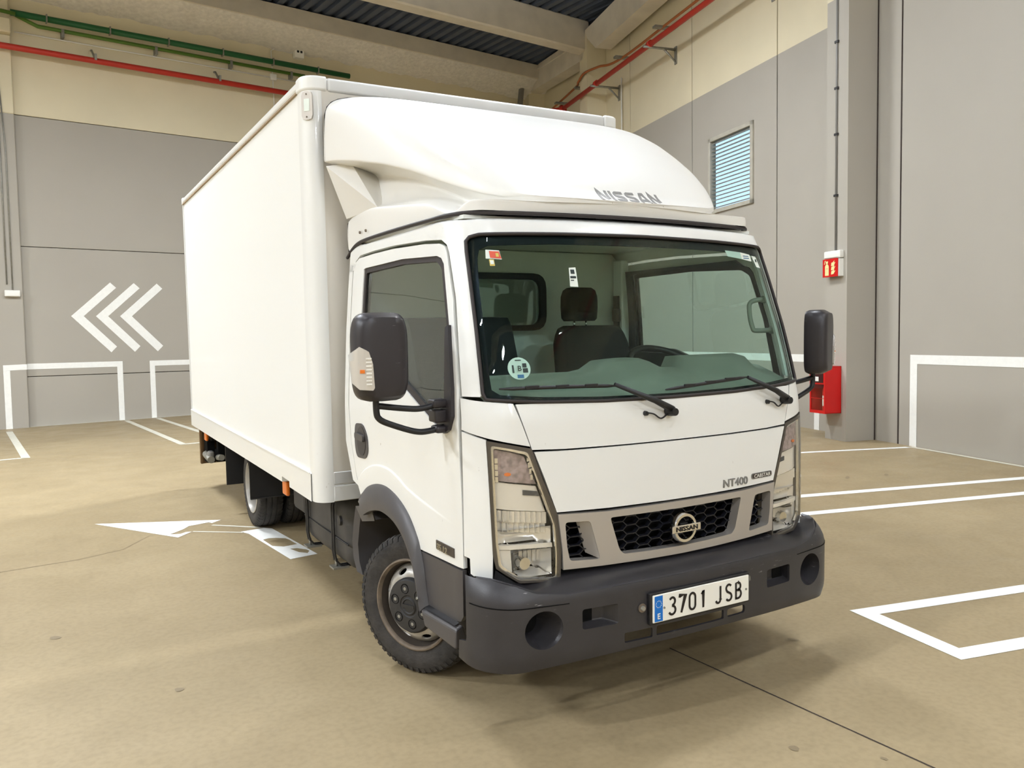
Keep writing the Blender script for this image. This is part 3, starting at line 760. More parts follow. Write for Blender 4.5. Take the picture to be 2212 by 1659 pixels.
# lower edge passes under the windscreen opening, so cut the opening wide at the bottom
WS_CUT = [p for p in WS_OUT if p[1] > 1.33]
half_in = [(-u, v) for u, v in reversed([q for q in WS_CUT if q[0] > 0])]
ring_left = half                    # rear-left .. front-left foot
k0 = sorted([q for q in WS_OUT if q[0] < -.0001 and q[1] > 1.33], key=lambda q: -q[1])
left_edge = [q for q in WS_OUT if q[0] <= 0 and q[1] > 1.33]         # top centre -> left foot
up_left = list(reversed(left_edge))                                    # left foot -> top centre
across = [(-u, v) for u, v in left_edge if u < 0]                      # top centre -> right foot
roof_poly = half[:-1] + [(-.880, 1.332)] + up_left + across + [(.880, 1.332)] + [(-u, v) for u, v in reversed(half[:-1])]
cab_roof = patch('cab_roof', roof_poly, [], S, M_white, truck, step=.045, thick=.02)
# crown of the roof (under the deflector)
V = []; F = []
sx_ = [-1.7 + 3.4 * i / 40 for i in range(41)]
ring = [S(s, 2.076) for s in [-S_OF_Y(1.76, 2.076) + 2 * S_OF_Y(1.76, 2.076) * i / 60 for i in range(61)]]
V = [Vector(p) for p in ring] + [Vector((p[0] * .8, .25 * 1.1 + p[1] * .75, 2.088)) for p in ring]
F = [(i, i + 1, 62 + i, 61 + i) for i in range(60)] + [tuple(range(61, 122))]
ob('roof_crown', V, F, M_white, cab_roof)
# rear wall of the cab with window
RW = rounded([(-.27, 1.885), (-.27, 1.60), (.27, 1.60), (.27, 1.885)], .07)
def rear(u, v): return (u, 1.73, v)
rw_poly = [(-.92, .92), (.92, .92), (.92, 1.3), (.865, 2.0), (.78, 2.07), (-.78, 2.07), (-.865, 2.0), (-.92, 1.3)]
back = patch('cab_rear_wall', rw_poly, [RW], rear, M_white, truck, step=.15, thick=.02, centre=(0, 0, 1.5))
patch('lining', [(-.88, .95), (.88, .95), (.88, 1.3), (.84, 2.0), (.8, 2.04), (-.8, 2.04), (-.84, 2.0), (-.88, 1.3)], [RW], lambda u, v: (u, 1.68, v), M_interior, back, step=.15, thick=.02, centre=(0, 3, 1.5))
patch('window_rubber', rounded([(-.30, 1.912), (-.30, 1.575), (.30, 1.575), (.30, 1.912)], .09), [rounded([(-.262, 1.877), (-.262, 1.608), (.262, 1.608), (.262, 1.877)], .07)], lambda u, v: (u, 1.655, v), M_black, back, step=.08, thick=.03, centre=(0, 3, 1.5))
patch('rear_glass', RW, [], lambda u, v: (u, 1.70, v), M_side, back, step=.15, thick=.004, centre=(0, 3, 1.5))
# strips behind the doors
for mx in (False, True):
    patch('rear_pillar', [(1.70, 1.94), (1.70, 1.2), (1.67, 1.0), (1.60, .83), (1.56, .78), (1.66, .80), (1.76, 1.0), (1.76, 1.94)], [], SIDE, M_white, truck, step=.06, thick=.03, mirror=mx)
# inner head lining and floor of the cab
patch('head_lining', [(-.80, .52), (.80, .52), (.84, .9), (.84, 1.66), (-.84, 1.66), (-.84, .9)], [], lambda u, v: (u, v, 2.045), mat('head_lining_grey', srgb(222, 224, 218), .9), cab_roof, step=.15, thick=.015, centre=(0, 1, 5))

# --- windscreen
ws = patch('windscreen', WS_OUT, [], S, M_ws, truck, step=.05, thick=.006, off=-.004)
patch('black_band', WS_OUT, [WS_IN], S, M_frit, ws, step=.05, thick=.003, off=-.012)
tube('windscreen_seal', [Vector(S(u, v)) for u, v in dense(WS_OUT, .04)], .0075, M_rubber, ws, 8, True)
def decal(name, poly, m, parent, off=.0015, fn=S): return patch(name, poly, [], fn, m, parent, step=.04, thick=0, off=off)
def rect(u0, u1, v0, v1): return [(u0, v0), (u1, v0), (u1, v1), (u0, v1)]
M_stR = mat('sticker_red', srgb(214, 82, 52), .5); M_stW = mat('sticker_white', srgb(228, 236, 226), .5); M_stG = mat('sticker_mint', srgb(170, 205, 190), .5); M_stK = mat('sticker_ink', srgb(24, 40, 36), .5); M_stY = mat('sticker_yellow', srgb(214, 190, 90), .5); M_stB = mat('sticker_blue', srgb(40, 100, 140), .5)
st = decal('windscreen_sticker', [(-.765, 1.908), (-.77, 1.872), (-.705, 1.868), (-.71, 1.905)], M_stW, ws)
decal('windscreen_sticker', [(-.752, 1.902), (-.752, 1.874), (-.706, 1.871), (-.712, 1.900)], M_stR, ws, .003)
decal('windscreen_sticker', rect(-.728, -.716, 1.878, 1.893), M_stY, ws, .004)
decal('windscreen_sticker', rect(-.758, -.738, 1.842, 1.868), M_stY, ws)
decal('windscreen_sticker', rect(-.755, -.741, 1.848, 1.864), M_stW, ws, .003)
decal('windscreen_sticker', [(-.418, 1.838), (-.428, 1.760), (-.390, 1.758), (-.386, 1.840)], M_stW, ws)
decal('windscreen_sticker', rect(-.414, -.396, 1.812, 1.830), M_stK, ws, .003)
decal('windscreen_sticker', rect(-.420, -.393, 1.793, 1.803), M_stK, ws, .003)
decal('windscreen_sticker', rect(-.420, -.405, 1.783, 1.787), M_stK, ws, .003)
cB = [(-.711 + .047 * math.cos(t), 1.437 + .043 * math.sin(t)) for t in [2 * PI * k / 28 for k in range(28)]]
decal('environment_sticker', cB, M_stG, ws)
for r_ in ((-.740, -.733, 1.420, 1.450), (-.697, -.680, 1.440, 1.456), (-.697, -.676, 1.420, 1.437), (-.725, -.700, 1.466, 1.470)):
    decal('environment_sticker', rect(*r_), M_stK, ws, .003)
decal('environment_sticker', rect(-.722, -.696, 1.400, 1.413), M_stB, ws, .003)
q = Vector(S(-.715, 1.437))
text('environment_sticker', 'B', .030, frame(q + Vector((.001, -.010, 0)), (1, -.1, 0), (0, .25, 1)), M_stK, ws, .0006, bold=.0002)
decal('windscreen_sticker', [(.488, 1.941), (.50, 1.912), (.60, 1.903), (.60, 1.936)], M_stG, ws)
decal('windscreen_sticker', [(.60, 1.936), (.60, 1.903), (.672, 1.893), (.668, 1.927)], M_stW, ws)
decal('windscreen_sticker', rect(.612, .655, 1.906, 1.910), M_stB, ws, .003)
decal('windscreen_sticker', rect(.612, .655, 1.916, 1.920), M_stB, ws, .003)
decal('windscreen_sticker', [(.682, 1.922), (.698, 1.868), (.728, 1.863), (.712, 1.918)], M_stW, ws)
decal('windscreen_sticker', rect(.700, .710, 1.892, 1.905), M_stK, ws, .003)

# --- front panels
UPP = symm([(0, 1.286), (-.36, 1.289), (-.655, 1.299), (-.745, 1.301), (-.690, 1.123), (-.55, 1.117), (-.3, 1.115), (0, 1.115)])
up_panel = patch('upper_front_panel', UPP, [], S, M_white, truck, step=.06, thick=.015)
hood = patch('bonnet_panel', symm([(0, 1.109), (-.3, 1.109), (-.55, 1.110), (-.683, 1.114), (-.640, 1.0), (-.594, .870), (-.36, .864), (0, .862)]), [], S, M_white, truck, step=.06, thick=.02, off=.004)
for mx in (False, True):
    patch('corner_panel', [(-.975, 1.325), (-.870, 1.314), (-.755, 1.304), (-.697, 1.136), (-.78, 1.155), (-.868, 1.175), (-.981, 1.203)], [], S, M_white, truck, step=.04, thick=.015, mirror=mx)
    patch('lamp_side_panel', [(-.981, 1.196), (-.872, 1.168), (-.866, .98), (-.857, .72), (-.862, .615), (-.92, .622), (-.955, .64), (-.957, .70), (-.988, .705)], [], S, M_white, truck, step=.04, thick=.015, mirror=mx)
# dark backing behind the panel gaps
BK = symm([(0, 1.31), (-.80, 1.31), (-.97, 1.32), (-.985, .62), (-.87, .60), (-.59, .60), (0, .60)])
HLH = [(-.869, 1.165), (-.78, 1.148), (-.693, 1.128), (-.652, 1.008), (-.592, .862), (-.578, .721), (-.584, .594), (-.755, .608), (-.845, .67), (-.856, .719), (-.864, .973)]
patch('panel_backing', BK, [HLH, mir(HLH), [(-.572, .848), (-.566, .645), (.566, .645), (.572, .848)]], S, M_dark, truck, step=.07, thick=.004, off=-.022)

# --- headlights
HL_LENS = [(-.855, 1.148), (-.78, 1.133), (-.704, 1.114), (-.655, .976), (-.597, .815), (-.590, .70), (-.594, .603), (-.755, .618), (-.835, .674), (-.845, .76), (-.853, 1.012)]
def depth(fn, d):                      # recessed copy of the skin
    def f(u, v):
        x, y, z = fn(u, v); k = 1 - .10 * min(1, d / .1) * (1 if abs(x) > .7 else 0)
        return (x, y + d, z)
    return f
def bowl_between(name, u0, u1, v0, v1, d0, d1, m, parent, mx, n=10):
    """recessed reflector: rectangular mouth, dished back"""
    fn = lambda u, v: (lambda p, a, b: (p[0], p[1] + d0 + (d1 - d0) * (1 - max(abs(a), abs(b)) ** 2.2), p[2]))(S(u, v), 2 * (u - u0) / (u1 - u0) - 1, 2 * (v - v0) / (v1 - v0) - 1)
    return patch(name, rect(u0, u1, v0, v1), [], fn, m, parent, step=abs(u1 - u0) / n, thick=0, mirror=mx)
for mx in (False, True):
    hl = patch('headlamp', HLH, [rounded(HL_LENS, .015)], S, mat('lamp_surround', srgb(92, 86, 78), .3, metal=.4) if not mx else MATS['lamp_surround'], truck, step=.05, thick=.05, off=.004, mirror=mx)
    patch('lens', rounded(HL_LENS, .015), [], S, M_clear, hl, step=.05, thick=.003, off=.006, mirror=mx)
    patch('chrome_rim', rounded(HL_LENS, .015), [rounded([(-.846, 1.136), (-.78, 1.124), (-.711, 1.104), (-.664, .976), (-.606, .815), (-.599, .70), (-.603, .613), (-.752, .628), (-.826, .682), (-.836, .76), (-.844, 1.012)], .012)], S, M_chrome, hl, step=.05, thick=.012, off=-.004, mirror=mx)
    # back shell
    patch('lamp_shell', rounded(HL_LENS, .015), [], depth(S, .085), M_reflflat, hl, step=.05, thick=.004, mirror=mx)
    # smoked turn signal at the top
    patch('turn_signal', [(-.842, 1.132), (-.775, 1.118), (-.716, 1.098), (-.668, .985), (-.75, .997), (-.842, 1.012)], [], depth(S, .020), M_amberdim, hl, step=.03, thick=.03, mirror=mx)
    for (u, w) in ((-.828, .012), (-.700, .010)):
        for k in range(4):
            patch('turn_facet', rect(u - w / 2 + .004 * k * (1 if u > -.75 else 0), u + w / 2 + .004 * k * (1 if u > -.75 else 0), 1.09 - k * .024 - .014, 1.09 - k * .024 + .006), [], depth(S, .016), M_chrome, hl, step=.03, thick=.003, mirror=mx)
    patch('turn_bulb', [(-.785 + .014 * math.cos(t), 1.032 + .007 * math.sin(t)) for t in [2 * PI * k / 14 for k in range(14)]], [], depth(S, .016), M_amber, hl, step=.02, thick=.005, mirror=mx)
    # plain middle band, then ribbed band
    patch('lamp_bezel', [(-.843, 1.005), (-.75, .990), (-.664, .975), (-.625, .87), (-.74, .885), (-.838, .90)], [], depth(S, .030), M_reflflat, hl, step=.03, thick=.01, mirror=mx)
    patch('bezel_strip', [(-.72, .965), (-.66, .955), (-.652, .935), (-.72, .945)], [], depth(S, .026), mat('bezel_dark', srgb(90, 92, 96), .25, metal=.6) if not mx else MATS['bezel_dark'], hl, step=.03, thick=.004, mirror=mx)
    for k in range(10):
        u0 = -.836 + k * .0222
        z1 = .893 - (u0 + .836) * .12
        for (za, zb, dd) in ((z1 - .045, z1, .030), (z1 - .085, z1 - .045, .040)):
            V = []
            for u, e in ((u0, .010), (u0 + .011, -.004), (u0 + .0222, .010)):
                for z in (za, zb):
                    p = S(u, z); V.append(((-1 if mx else 1) * p[0], p[1] + dd + e, z))
            if u0 < -.612 - (0.893 - za) * .0: ob('reflector_rib', V, [(0, 2, 3, 1), (2, 4, 5, 3)], M_reflector, hl)
    bowl_between('upper_reflector', -.832, -.604, .745, .812, .03, .075, M_reflector, hl, mx)
    patch('reflector_shelf', [(-.833, .755), (-.604, .745), (-.602, .728), (-.832, .738)], [], depth(S, .022), M_reflflat, hl, step=.03, thick=.02, mirror=mx)
    patch('lamp_cheek', [(-.830, .735), (-.775, .733), (-.77, .64), (-.80, .655), (-.826, .69)], [], depth(S, .028), M_reflflat, hl, step=.03, thick=.02, mirror=mx)
    bowl_between('main_reflector', -.770, -.610, .622, .728, .018, .10, M_reflector, hl, mx, 14)
    for k in range(6):
        u0 = -.725 + k * .019
        p = S(u0, .69); ob('reflector_flute', [((-1 if mx else 1) * (p[0] + a), p[1] + .055 + e, z) for a, e in ((0, .006), (.009, -.006), (.018, .006)) for z in (.672, .722)], [(0, 2, 3, 1), (2, 4, 5, 3)], M_reflector, hl)
    p = S(-.715, .672)
    bl = lathe('bulb_shield', [(0, 0), (.0, .024), (.02, .028), (.04, .024), (.045, .015), (.05, .0)], M_chrome, hl, 16, 'y'); bl.location = ((-1 if mx else 1) * p[0], p[1] + .03, p[2])
    patch('lamp_base', [(-.85, .66), (-.755, .598), (-.58, .588), (-.58, .570), (-.80, .575), (-.862, .612)], [], S, M_black, hl, step=.05, thick=.05, off=-.012, mirror=mx)
    for u in (-.795, -.665):
        p = S(u, .592); sc_ = lathe('screw', [(0, 0), (0, .009), (.006, .011), (.012, .011)], M_plastic, hl, 10, 'y'); sc_.location = ((-1 if mx else 1) * p[0], p[1] - .004, .588)

# --- grille
G_OUT = symm([(0, .853), (-.368, .852), (-.592, .862), (-.585, .80), (-.576, .72), (-.574, .640), (-.4, .634), (-.2, .630), (0, .628)])
G_C = rounded(symm([(0, .823), (-.359, .825), (-.318, .690), (-.298, .668), (-.15, .663), (0, .661)]), .012, 3)
G_L = rounded([(-.563, .828), (-.452, .822), (-.408, .662), (-.545, .672), (-.556, .73)], .014, 3)
grille = patch('grille_frame', G_OUT, [G_C, G_L, mir(G_L)], S, M_silver, truck, step=.05, thick=.045, off=.012)
# sloped cheeks inside the side openings
for mx in (False, True):
    sgn = -1 if mx else 1
    pts = []
    for (u, v, d) in ((-.452, .822, -.010), (-.408, .662, -.010), (-.449, .684, .035), (-.490, .822, .035)):
        p = S(u, v); pts.append((sgn * p[0], p[1] + d, p[2]))
    ob('grille_cheek', pts, [(0, 1, 2, 3)], M_silver, grille)
patch('grille_backing', symm([(0, .85), (-.58, .855), (-.57, .64), (0, .632)]), [], S, M_dark, grille, step=.1, thick=.01, off=-.14)
def hexmesh(name, poly, m, parent, w=.125, h=.037, bar=.0042, d0=-.028, d1=-.050):
    V, F = [], []
    def seg(a, b):
        a, b = Vector(a), Vector(b)
        if not (inside(a, poly) or inside(b, poly)): return
        # clip to opening
        def clip(p, q):
            lo, hi = 0., 1.
            for _ in range(10):
                mid = (lo + hi) / 2
                if inside(tuple(p.lerp(q, mid)), poly): lo = mid
                else: hi = mid
            return p.lerp(q, lo)
        if not inside(tuple(b), poly): b = clip(a, b)
        if not inside(tuple(a), poly): a = clip(b, a)
        d = (b - a)
        if d.length < .002: return
        d.normalize(); n = Vector((-d.y, d.x)) * bar / 2; k = len(V)
        for off in (d0, d1):
            for p in (a - n, b - n, b + n, a + n):
                q = S(p.x, p.y); V.append((q[0], q[1] - off, q[2]))
        F.extend([tuple(k + i for i in f) for f in [(0, 1, 2, 3), (7, 6, 5, 4), (0, 4, 5, 1), (1, 5, 6, 2), (2, 6, 7, 3), (3, 7, 4, 0)]])
    us = [p[0] for p in poly]; vs = [p[1] for p in poly]
    j = 0; v = min(vs) - h
    while v < max(vs) + h:
        u = min(us) - w + (w * .5 if j % 2 else 0)
        while u < max(us) + w:
            # a flat-topped cell: top bar and two slanted bars
            seg((u - w * .17, v), (u + w * .17, v))
            seg((u + w * .17, v), (u + w * .33, v + h / 2)); seg((u - w * .17, v), (u - w * .33, v + h / 2))
            u += w
        v += h / 2; j += 1
    o = ob(name, V, F, m, parent); fixn(o); return o
M_mesh = mat('grille_mesh_black', srgb(30, 31, 37), .3)
hexmesh('grille_mesh', G_C, M_mesh, grille)
hexmesh('grille_mesh', G_L, M_mesh, grille)
hexmesh('grille_mesh', mir(G_L), M_mesh, grille)
# round badge
E0 = Vector((.004, .118, .741))
em_ring = lathe('emblem', [(-.004, .046), (-.012, .049), (-.012, .060), (-.002, .064), (.012, .064), (.012, .046), (-.004, .046)], M_chrome, truck, 48, 'y'); em_ring.location = E0 + Vector((0, -.012, 0))
eb = box('emblem_bar', -.078, .078, -.020, .0, -.0165, .0165, M_chrome, em_ring, None, r=.004)
text('emblem_lettering', 'NISSAN', .026, frame((0, -.0215, -.0005), (1, 0, 0), (0, 0, 1)), M_ink, em_ring, .0008, sx=1.28, bold=.0006, space=1.08)
box('emblem_stem', -.02, .02, .0, .05, -.02, .02, M_black, em_ring)
# badges
text('model_lettering', 'NT400', .050, frame(Vector(S(.330, .893)) + Vector((0, -.006, 0)), Vector(S(.40, .893)) - Vector(S(.26, .893)), (0, .0, 1)), M_badge, hood, .0025, sx=1.12, bold=.0002)
pb = patch('model_badge', rounded(rect(.435, .580, .893, .919), .012, 3), [], S, M_badge, hood, step=.03, thick=.002, off=.007)
patch('model_badge', rounded(rect(.440, .575, .896, .916), .010, 3), [], S, M_badged, hood, step=.03, thick=.001, off=.008)
text('model_lettering', 'CABSTAR', .0235, frame(Vector(S(.508, .9055)) + Vector((0, -.0105, 0)), Vector(S(.56, .9)) - Vector(S(.45, .9)), (0, 0, 1)), M_plate, hood, .0006, sx=1.15)
# dark valance under the grille
patch('valance', symm([(0, .634), (-.60, .640), (-.62, .57), (0, .56)]), [], S, M_black, truck, step=.1, thick=.02, off=-.035)

# --- wipers
def wsurf(u, v, o): 
    p = Vector(S(u, v)); return p + Vector((0, -o, o * .3))
for (p0, p1, b0, b1) in (((-.05, 1.236), (-.325, 1.352), (-.81, 1.358), (-.30, 1.350)), ((.682, 1.238), (.416, 1.347), (-.06, 1.322), (.43, 1.352))):
    wp = tube('wiper', [wsurf(*p0, .03), wsurf(p0[0] + (p1[0] - p0[0]) * .35, p0[1] + (p1[1] - p0[1]) * .35, .042), wsurf(*p1, .034)], .011, M_black, truck, 8, rs=[.016, .013, .008])
    pv = lathe('wiper_pivot', [(-.05, 0), (-.05, .016), (-.02, .02), (.01, .02), (.012, .0)], M_black, wp, 12, 'y'); pv.location = S(*p0)
    n = 10
    tube('wiper_blade', [wsurf(b0[0] + (b1[0] - b0[0]) * t / n, b0[1] + (b1[1] - b0[1]) * t / n, .014 + .010 * math.sin(PI * t / n)) for t in range(n + 1)], .006, M_black, wp, 6, rs=[.0035] + [.008] * (n - 1) + [.0035])
    for t in (.25, .5, .75):
        c = wsurf(b0[0] + (b1[0] - b0[0]) * t, b0[1] + (b1[1] - b0[1]) * t, .028)
        box('wiper_claw', c.x - .03, c.x + .03, c.y - .004, c.y + .006, c.z - .006, c.z + .008, M_black, wp, r=.002, seg=1)
    j = (p0[0] - .118, p0[1] - .002)
    tube('washer_hose', curve([wsurf(j[0], j[1], .010), wsurf(j[0] + .03, j[1] - .008, .016), wsurf(j[0] + .07, j[1] - .028, .012), wsurf(p0[0] - .01, p0[1] - .012, .012)], 5), .0035, M_black, wp, 6)
    ob_ = lathe('washer_grommet', [(-.012, 0), (-.012, .009), (.004, .011), (.004, 0)], M_black, wp, 10, 'y'); ob_.location = S(*j)

# --- doors
WIN = [(1.525, 1.905), (1.50, 1.91), (1.005, 1.916), (.62, 1.898), (.575, 1.886), (.548, 1.860), (.469, 1.621), (.404, 1.35), (.396, 1.25), (.43, 1.20), (.49, 1.186), (.588, 1.206), (.865, 1.312), (1.10, 1.395), (1.22, 1.43), (1.525, 1.435)]
CREASE = [(p.x, p.y) for p in curve([(.25, .81, 0), (.387, .82, 0), (.58, .843, 0), (.869, .886, 0), (1.0, .922, 0), (1.131, .945, 0), (1.296, .938, 0), (1.457, .892, 0), (1.59, .809, 0), (1.75, .68, 0)], 10)]
def bulge(y, z):
    t = (lin(CREASE, y) - z) / .014; t = max(0., min(1., t))
    w = max(0., min(1., (y - .38) / .5)); w = w * w * (3 - 2 * w)
    return .007 * t * t * (3 - 2 * t) * w
def DOORF(y, z):
    p = SIDE(y, z); return (p[0] - bulge(y, z), p[1], p[2])
DOOR = [(1.69, 1.90), (1.675, 1.945), (1.61, 1.967), (1.4, 1.973), (1.133, 1.973), (.763, 1.960), (.60, 1.947), (.558, 1.933), (.538, 1.905), (.463, 1.72), (.405, 1.5), (.367, 1.334), (.345, .914), (.342, .652),
        (.55, .645), (.745, .638), (.775, .681), (.861, .759), (.986, .816), (1.138, .844), (1.285, .837), (1.425, .80), (1.522, .745), (1.56, .79), (1.60, .84), (1.665, 1.0), (1.69, 1.19)]
LOW = [(.745, .630), (.55, .637), (.342, .644), (.342, .46), (.36, .435), (.40, .425), (.67, .40), (.70, .50)]
for mx in (False, True):
    sg_ = -1 if mx else 1
    door = patch('door', DOOR, [WIN], DOORF, M_white, truck, step=.035, thick=.02, mirror=mx, extra=[(y_, lin(CREASE, y_) - d_) for d_ in (.0, .007, .014) for y_ in [.42 + .016 * k_ for k_ in range(78)]])
    patch('door_lining', [(1.66, 1.93), (.66, 1.93), (.58, 1.88), (.46, 1.5), (.44, 1.3), (.44, .8), (1.5, .9), (1.66, 1.1)], [[(u, v) for u, v in WIN]], SIDE, M_doorin, door, step=.06, thick=.02, off=-.026, mirror=mx)
    WIN2 = rounded([(1.50, 1.885), (1.005, 1.893), (.63, 1.876), (.575, 1.845), (.50, 1.621), (.445, 1.35), (.44, 1.26), (.47, 1.228), (.56, 1.225), (.84, 1.335), (1.07, 1.418), (1.20, 1.455), (1.50, 1.460)], .015, 3)
    patch('window_seal', WIN, [WIN2], SIDE, M_rubber, door, step=.05, thick=.018, off=-.006, mirror=mx)
    patch('window_glass', WIN2, [], SIDE, M_side, door, step=.07, thick=.004, off=-.014, mirror=mx)
    # mirror foot: dark sail panel at the front edge of the window
    sail = patch('mirror_foot', [(.47, 1.60), (.452, 1.61), (.40, 1.36), (.388, 1.25), (.415, 1.195), (.455, 1.178), (.50, 1.190), (.52, 1.22), (.455, 1.30)], [], SIDE, M_mirror, door, step=.04, thick=.02, off=.016, mirror=mx)
    # handle
    hp = patch('door_handle', rounded([(1.592, 1.112), (1.47, 1.120), (1.402, 1.06), (1.400, .98), (1.44, .942), (1.575, .936), (1.604, 1.0)], .035, 4), [], DOORF, M_trim, door, step=.03, thick=.012, off=.004, mirror=mx)
    patch('handle_recess', [(1.495 + .066 * math.cos(t), 1.028 + .076 * math.sin(t)) for t in [2 * PI * k / 20 for k in range(20)]], [], DOORF, mat('handle_dark', srgb(58, 54, 54), .5) if not mx else MATS['handle_dark'], door, step=.03, thick=.002, off=.006, mirror=mx)
    patch('handle_lever', rounded([(1.56, 1.068), (1.435, 1.062), (1.435, 1.03), (1.56, 1.036)], .012, 3), [], DOORF, M_trim, door, step=.03, thick=.012, off=.020, mirror=mx)
    # lower cladding and step
    patch('lower_cladding', LOW, [], SIDE, M_trim, truck, step=.05, thick=.02, off=.004, mirror=mx)
    st_ = ob('step', [(sg_ * x, y, z) for x, y, z in ((-.925, .70, .405), (-.925, .345, .425), (-.965, .325, .415), (-.965, .68, .392), (-.90, .68, .36), (-.90, .345, .34), (-.968, .33, .338), (-.968, .635, .335))], BOXF, M_trim, truck); fixn(st_); bev(st_, .008, 2)
    ob('step_tread', [(sg_ * x, y, z) for x, y, z in ((-.93, .67, .412), (-.93, .37, .428), (-.955, .36, .424), (-.955, .66, .408))], [(0, 1, 2, 3)], M_black, st_)
    # wheel arch flare
    ao = [(1.53, .735), (1.425, .80), (1.285, .840), (1.138, .850), (.986, .822), (.861, .765), (.775, .687), (.745, .64), (.709, .554), (.690, .47), (.672, .41)]
    ai = [(1.40, .665), (1.30, .705), (1.17, .733), (1.06, .732), (.955, .712), (.855, .662), (.785, .59), (.755, .55), (.722, .47), (.705, .42), (.69, .375)]
    ao = [(p.x, p.y) for p in curve([(a, b, 0) for a, b in ao], 4)]; ai = [(p.x, p.y) for p in curve([(a, b, 0) for a, b in ai], 4)]
    secs = []
    for (o_, i_) in zip(ao, ai):
        b0 = DOORF(*o_)[0]
        secs.append([Vector((sg_ * b0, o_[0], o_[1])), Vector((sg_ * (-.948), o_[0] * .85 + i_[0] * .15, o_[1] * .85 + i_[1] * .15)), Vector((sg_ * (-.968), o_[0] * .3 + i_[0] * .7, o_[1] * .3 + i_[1] * .7)), Vector((sg_ * (-.966), i_[0], i_[1])), Vector((sg_ * (-.90), i_[0], i_[1] - .0)), Vector((sg_ * (-.55), i_[0], i_[1]))])
    arch = loft('wheel_arch', secs, M_trim, truck, 40)
    for q_ in ((1.50, .715), (.70, .44)):
        rv = lathe('rivet', [(-.004, 0), (-.004, .006), (.002, .007)], M_galv, arch, 8, 'x'); rv.location = (sg_ * -.972 if q_[0] < 1 else sg_ * -.948, q_[0], q_[1])
    # splash guard behind the wheel
    pts = [(1.60, .672), (1.64, .58), (1.675, .47), (1.66, .38), (1.61, .318)]
    secs = [[Vector((sg_ * -.935, y, z)), Vector((sg_ * -.92, y - .05, z - .01)), Vector((sg_ * -.60, y - .05, z - .01))] for y, z in pts]
    sp = loft('splash_guard', secs, M_trim, truck, 30)
    loft('splash_shelf', [[Vector((sg_ * -.935, 1.60, .672)), Vector((sg_ * -.935, 1.36, .715)), Vector((sg_ * -.93, 1.31, .655))], [Vector((sg_ * -.60, 1.58, .672)), Vector((sg_ * -.60, 1.36, .715)), Vector((sg_ * -.60, 1.31, .655))]], M_trim, sp)
    ob('splash_lip', [(sg_ * -.936, 1.60, .672), (sg_ * -.936, 1.36, .715), (sg_ * -.936, 1.31, .65), (sg_ * -.936, 1.50, .61)], [(0, 1, 2, 3)], M_trim, sp)
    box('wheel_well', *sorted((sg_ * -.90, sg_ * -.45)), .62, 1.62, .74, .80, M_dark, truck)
# size badge on the right door
bdg = patch('size_badge', rect(.409, .577, .680, .718), [], DOORF, M_badged, truck, step=.05, thick=.004, off=.004)
text('size_lettering', '35.12', .036, frame((-.9435 + .0, .493, .699), (0, -1, 0), (0, 0, 1)), M_gold, bdg, .0012, sx=1.25, bold=.0006)

